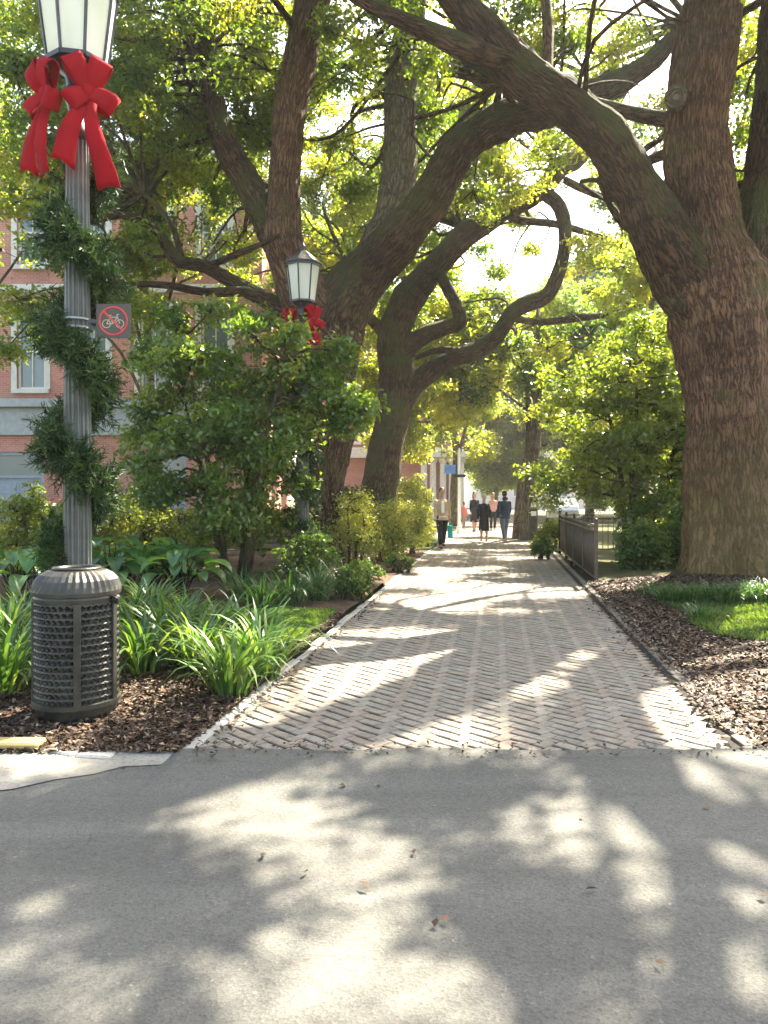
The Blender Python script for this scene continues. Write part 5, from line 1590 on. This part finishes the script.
# ------------------------------------------------------------------ people
def person(loc, rz, label, h=1.75, step=.35, arms=(.25, -.25), top=(.3, .2, .1), legs=(.02, .02, .025), hair=(.04, .025, .02), coat=False, dress=False, skinlegs=False, longhair=False, shirt=None, shoe=(.05, .04, .035), hood=False, bag=None, elbow=.25, female=False):
    """built facing -Y at 1.75 m, then scaled"""
    s = h / 1.75
    root = empty('person', loc, label, 'person', rz=rz); root.scale = (s, s, s)
    hipz = .92
    V3 = Vector
    # leg joints
    def legj(side, a, kn):
        hip = V3((side * .09, 0, hipz))
        knee = hip + V3((0, -math.sin(a) * .43, -math.cos(a) * .43))
        b_ = a - kn
        ank = knee + V3((0, -math.sin(b_) * .42, -math.cos(b_) * .42))
        return hip, knee, ank
    LG = [legj(-1, step, .08), legj(1, -step * .8, .25 if step > .1 else .05)]
    low = min(q[2].z for q in LG); dz = .075 - low
    up = V3((0, 0, dz))
    LG = [tuple(p + up for p in q) for q in LG]
    hz_ = hipz + dz
    shw = .175 if female else .195
    def armj(side, a, el):
        sh = V3((side * (shw - .02), 0, hz_ + .425))
        eb = sh + V3((side * .05, -math.sin(a) * .28, -math.cos(a) * .28))
        b_ = a + el
        wr = eb + V3((side * .01, -math.sin(b_) * .25, -math.cos(b_) * .25))
        return sh, eb, wr
    AR = [armj(-1, arms[0], elbow), armj(1, arms[1], elbow)]
    def remesh(o, vs):
        m = o.modifiers.new('r', 'REMESH'); m.mode = 'VOXEL'; m.voxel_size = vs; m.use_smooth_shade = True
        sm = o.modifiers.new('s', 'SMOOTH'); sm.factor = .5; sm.iterations = 3
        return o
    def tor(b, k, z0, z1, wx=1.0):
        prof = [(0.0, .155, .105), (.10, .165, .115), (.22, .140 if female else .150, .098), (.34, .155, .11), (.38, .168, .112), (.44, .148, .105), (.49, .112, .09), (.53, .08, .075), (.565, .062, .065)]
        rings = []
        for (z, rx, ry) in prof:
            if z < z0 or z > z1: continue
            ring = []
            for q in range(16):
                a = q / 16 * 2 * math.pi
                ring.append(len(b.v)); b.v.append(V3(((rx + k) * math.cos(a) * wx, (ry + k) * math.sin(a), hz_ - .04 + z)))
            rings.append(ring)
        for a, d in zip(rings, rings[1:]):
            for q in range(16):
                j = (q + 1) % 16; b.face((a[q], a[j], d[j], d[q]))
        b.face(rings[0][::-1]); b.face(rings[-1])
    hd = V3((0, -.015, hz_ + .72))
    b = MB()
    tor(b, -.012, 0, 1)
    b.tube([V3((0, .01, hz_ + .50)), V3((0, 0, hz_ + .64))], [.062, .055], n=12)
    b.ball(hd, (.076, .095, .115), 16, 12)
    b.ball(hd + V3((0, -.035, -.065)), (.05, .055, .05), 12, 8)
    b.ball(hd + V3((0, -.098, -.015)), (.013, .02, .024), 8, 6)
    for sx in (-1, 1): b.ball(hd + V3((sx * .078, .005, -.01)), (.012, .02, .032), 8, 6)
    for (hp, kn, an) in LG:
        b.tube([hp + V3((0, 0, .02)), hp.lerp(kn, .5), kn, kn.lerp(an, .35), an], [.085, .072, .054, .054, .036], n=12)
        b.tube([an + V3((0, .04, -.035)), an + V3((0, -.05, -.04)), an + V3((0, -.15, -.055))], [.034, .034, .022], n=10)
    for si, (sh, eb, wr) in zip((-1, 1), AR):
        b.tube([sh, sh.lerp(eb, .5), eb, eb.lerp(wr, .4), wr], [.052, .046, .038, .036, .026], n=10)
        d = (wr - eb).normalized()
        pm = wr + d * .055
        b.ball(pm, (.018, .036, .05), 10, 8, rot=d.to_track_quat('Z', 'Y').to_matrix())
        for f in range(4):
            fo = V3((0, (f - 1.5) * .017, 0)); L = (.062, .072, .068, .05)[f]
            st = pm + d * .03 + fo
            b.tube([st, st + d * L * .55 + V3((-si * .004, 0, 0)), st + d * L + V3((-si * .016, 0, 0))], [.0095, .009, .007], n=6)
        st = pm + V3((0, -.028, 0)) - d * .01
        b.tube([st, st + V3((-si * .008, -.02, 0)) + d * .02, st + V3((-si * .012, -.024, 0)) + d * .045], [.011, .010, .008], n=6)
    remesh(b.build('body', M['skin'], root), .0095)
    for sx in (-1, 1):
        b = MB(); b.ball(hd + V3((sx * .03, -.084, .0)), (.012, .008, .007), 8, 6); b.build('eye', M['eye'], root)
    b = MB(); b.ball(hd + V3((0, -.088, -.06)), (.024, .008, .006), 8, 6); b.build('mouth', M['red'], root)
    # hair
    b = MB(); b.ball(hd + V3((0, .018, .022)), (.088, .098, .112), 16, 12, col=hair)
    if longhair:
        b.tube([hd + V3((0, .04, .03)), hd + V3((0, .07, -.10)), hd + V3((0, .08, -.24))], [.085, .09, .06], n=12, col=hair)
    b.build('hair', M['hair'], root)
    # top
    b = MB()
    zlo = .0 if not coat else .0
    tor(b, .014 if not coat else .028, 0, .55)
    if dress or coat:
        ln = .50 if dress else .10
        b.lathe((0, 0, hz_ - ln + .0), [(.20 if dress else .19, 0), (.185, ln * .5), (.16, ln), (.16, ln + .12)], n=16)
    for (sh, eb, wr) in AR:
        e = wr.lerp(eb, .06)
        k = 1.0 if not coat else 1.18
        b.tube([sh + V3((0, 0, .0)), sh.lerp(eb, .5), eb, eb.lerp(wr, .5), e], [.056 * k, .055 * k, .049 * k, .045 * k, .041 * k], n=10)
        b.ball(sh, .057 * k, 10, 8)
    for q in range(len(b.f)): b.c[q] = top
    b.has_c = True
    o = b.build('dress' if dress else 'jacket', M['cloth'], root)
    remesh(o, .012)
    o.data.materials.clear()
    o.data.materials.append(cloth_mat(top))
    if shirt:
        b = MB(); b.lathe((0, 0, hz_ - .10), [(.160, 0), (.162, .12)], n=20, col=shirt, smooth=True)
        b.box((0, -.135, hz_ + .20), (.085, .03, .5), col=shirt, bev=.012)
        b.build('shirt', M['cloth'], root)
    # trousers
    b = MB()
    if not skinlegs:
        for (hp, kn, an) in LG:
            b.tube([hp + V3((0, 0, .06)), hp.lerp(kn, .4), kn, kn.lerp(an, .5), an.lerp(kn, .04)], [.105, .094, .072, .066, .058], n=12)
        b.ball((0, 0, hz_ + .01), (.165, .118, .12), 14, 10)
        o = remesh(b.build('trousers', M['cloth'], root), .012)
        o.data.materials.clear(); o.data.materials.append(cloth_mat(legs))
    for (hp, kn, an) in LG:
        b = MB(); b.tube([an + V3((0, .055, -.045)), an + V3((0, -.04, -.045)), an + V3((0, -.13, -.055)), an + V3((0, -.18, -.062))], [.036, .042, .036, .02], n=12, col=shoe, up=(0, 0, 1), ell=(.75, 1.15))
        b.build('shoe', M['cloth'], root)
    if hood:
        b = MB(); b.ball((0, .06, hz_ + .57), (.11, .085, .07), 12, 8); o = b.build('hood', cloth_mat(top), root)
    return root, AR, s
CM = {}
def cloth_mat(c):
    if c not in CM: CM[c] = plain('woven cloth', c, .9, 0, .15, 150, .3, .2)
    return CM[c]
def gp(px, Y): return Vector((fx(px, Y), Y, .035))
pr, AR, s = person(gp(442, 22.6), math.radians(6), 'man in tan jacket and black trousers walking towards the camera', 1.80, .36, (.50, -.35), (.46, .33, .20), (.012, .012, .014), coat=True, shirt=(.78, .76, .72), elbow=.35, hair=(.05, .03, .02))
# his bag hangs from the left hand
wr = AR[1][2]; hand = pr.location + Matrix.Rotation(pr.rotation_euler.z, 3, 'Z') @ (Vector((wr.x, wr.y, wr.z)) * s)
root = empty('shopping_bag', hand + Vector((0.02, 0, -.52)), 'teal shopping bag hanging from the hand of the man in tan', 'bag')
b = MB(); b.box((0, 0, .17), (.13, .30, .36), bev=.015); b.build('bag_body', cloth_mat((.02, .42, .38)), root)
b = MB()
for sx in (-.03, .03): b.tube([Vector((sx, -.08, .34)), Vector((sx, -.05, .42)), Vector((sx * .3, 0, .46)), Vector((sx, .05, .42)), Vector((sx, .08, .34))], [.006] * 5, n=5)
b.build('handle', cloth_mat((.02, .42, .38)), root)
person(gp(484, 25.6), math.radians(172), 'woman in a knee length black coat dress with pale hair, walking away', 1.60, .30, (.4, -.3), (.016, .017, .022), hair=(.50, .38, .24), dress=True, skinlegs=True, female=True, shoe=(.35, .25, .2))
person(gp(504.5, 25.4), math.radians(190), 'man in dark blue hooded jacket and grey jeans, walking away', 1.70, .28, (.35, -.1), (.030, .042, .062), (.11, .13, .16), coat=True, hood=True, shoe=(.3, .2, .16), elbow=.5)
person(gp(474.5, 33), math.radians(8), 'woman in dark clothes with long dark hair, behind the couple', 1.70, .25, (.3, -.3), (.018, .018, .028), (.02, .018, .02), longhair=True, female=True, dress=True, skinlegs=True, hair=(.03, .015, .01))
person(gp(493, 34), math.radians(-5), 'person in a pink top and black trousers, farthest behind the couple', 1.66, .2, (.3, -.2), (.55, .30, .27), (.02, .02, .022), female=True, longhair=True, hair=(.16, .09, .05))
person(gp(464, 36), math.radians(30), 'distant small figure in a red top beside the pale sign post', 1.25, .1, (.2, .1), (.60, .16, .14), (.30, .2, .18), hair=(.1, .05, .03), female=True)

print('LEAVES', sum(len(o.data.polygons) for o in bpy.data.objects if o.type=='MESH'))

# ------------------------------------------------------------------ haze
hz = bpy.data.materials.new('haze'); hz.use_nodes = True
nt = hz.node_tree
for n in list(nt.nodes):
    if n.type == 'BSDF_PRINCIPLED': nt.nodes.remove(n)
pv = nt.nodes.new('ShaderNodeVolumePrincipled')
pv.inputs['Color'].default_value = (.95, .96, .93, 1); pv.inputs['Density'].default_value = .0007; pv.inputs['Anisotropy'].default_value = .3
nt.links.new(pv.outputs[0], nt.nodes['Material Output'].inputs['Volume'])
b = MB(); b.box((0, 50, 24.5), (760, 760, 53)); o = b.build('haze', hz); tag(o, 'thin bright haze of a sunny morning', 'haze', kind='stuff')
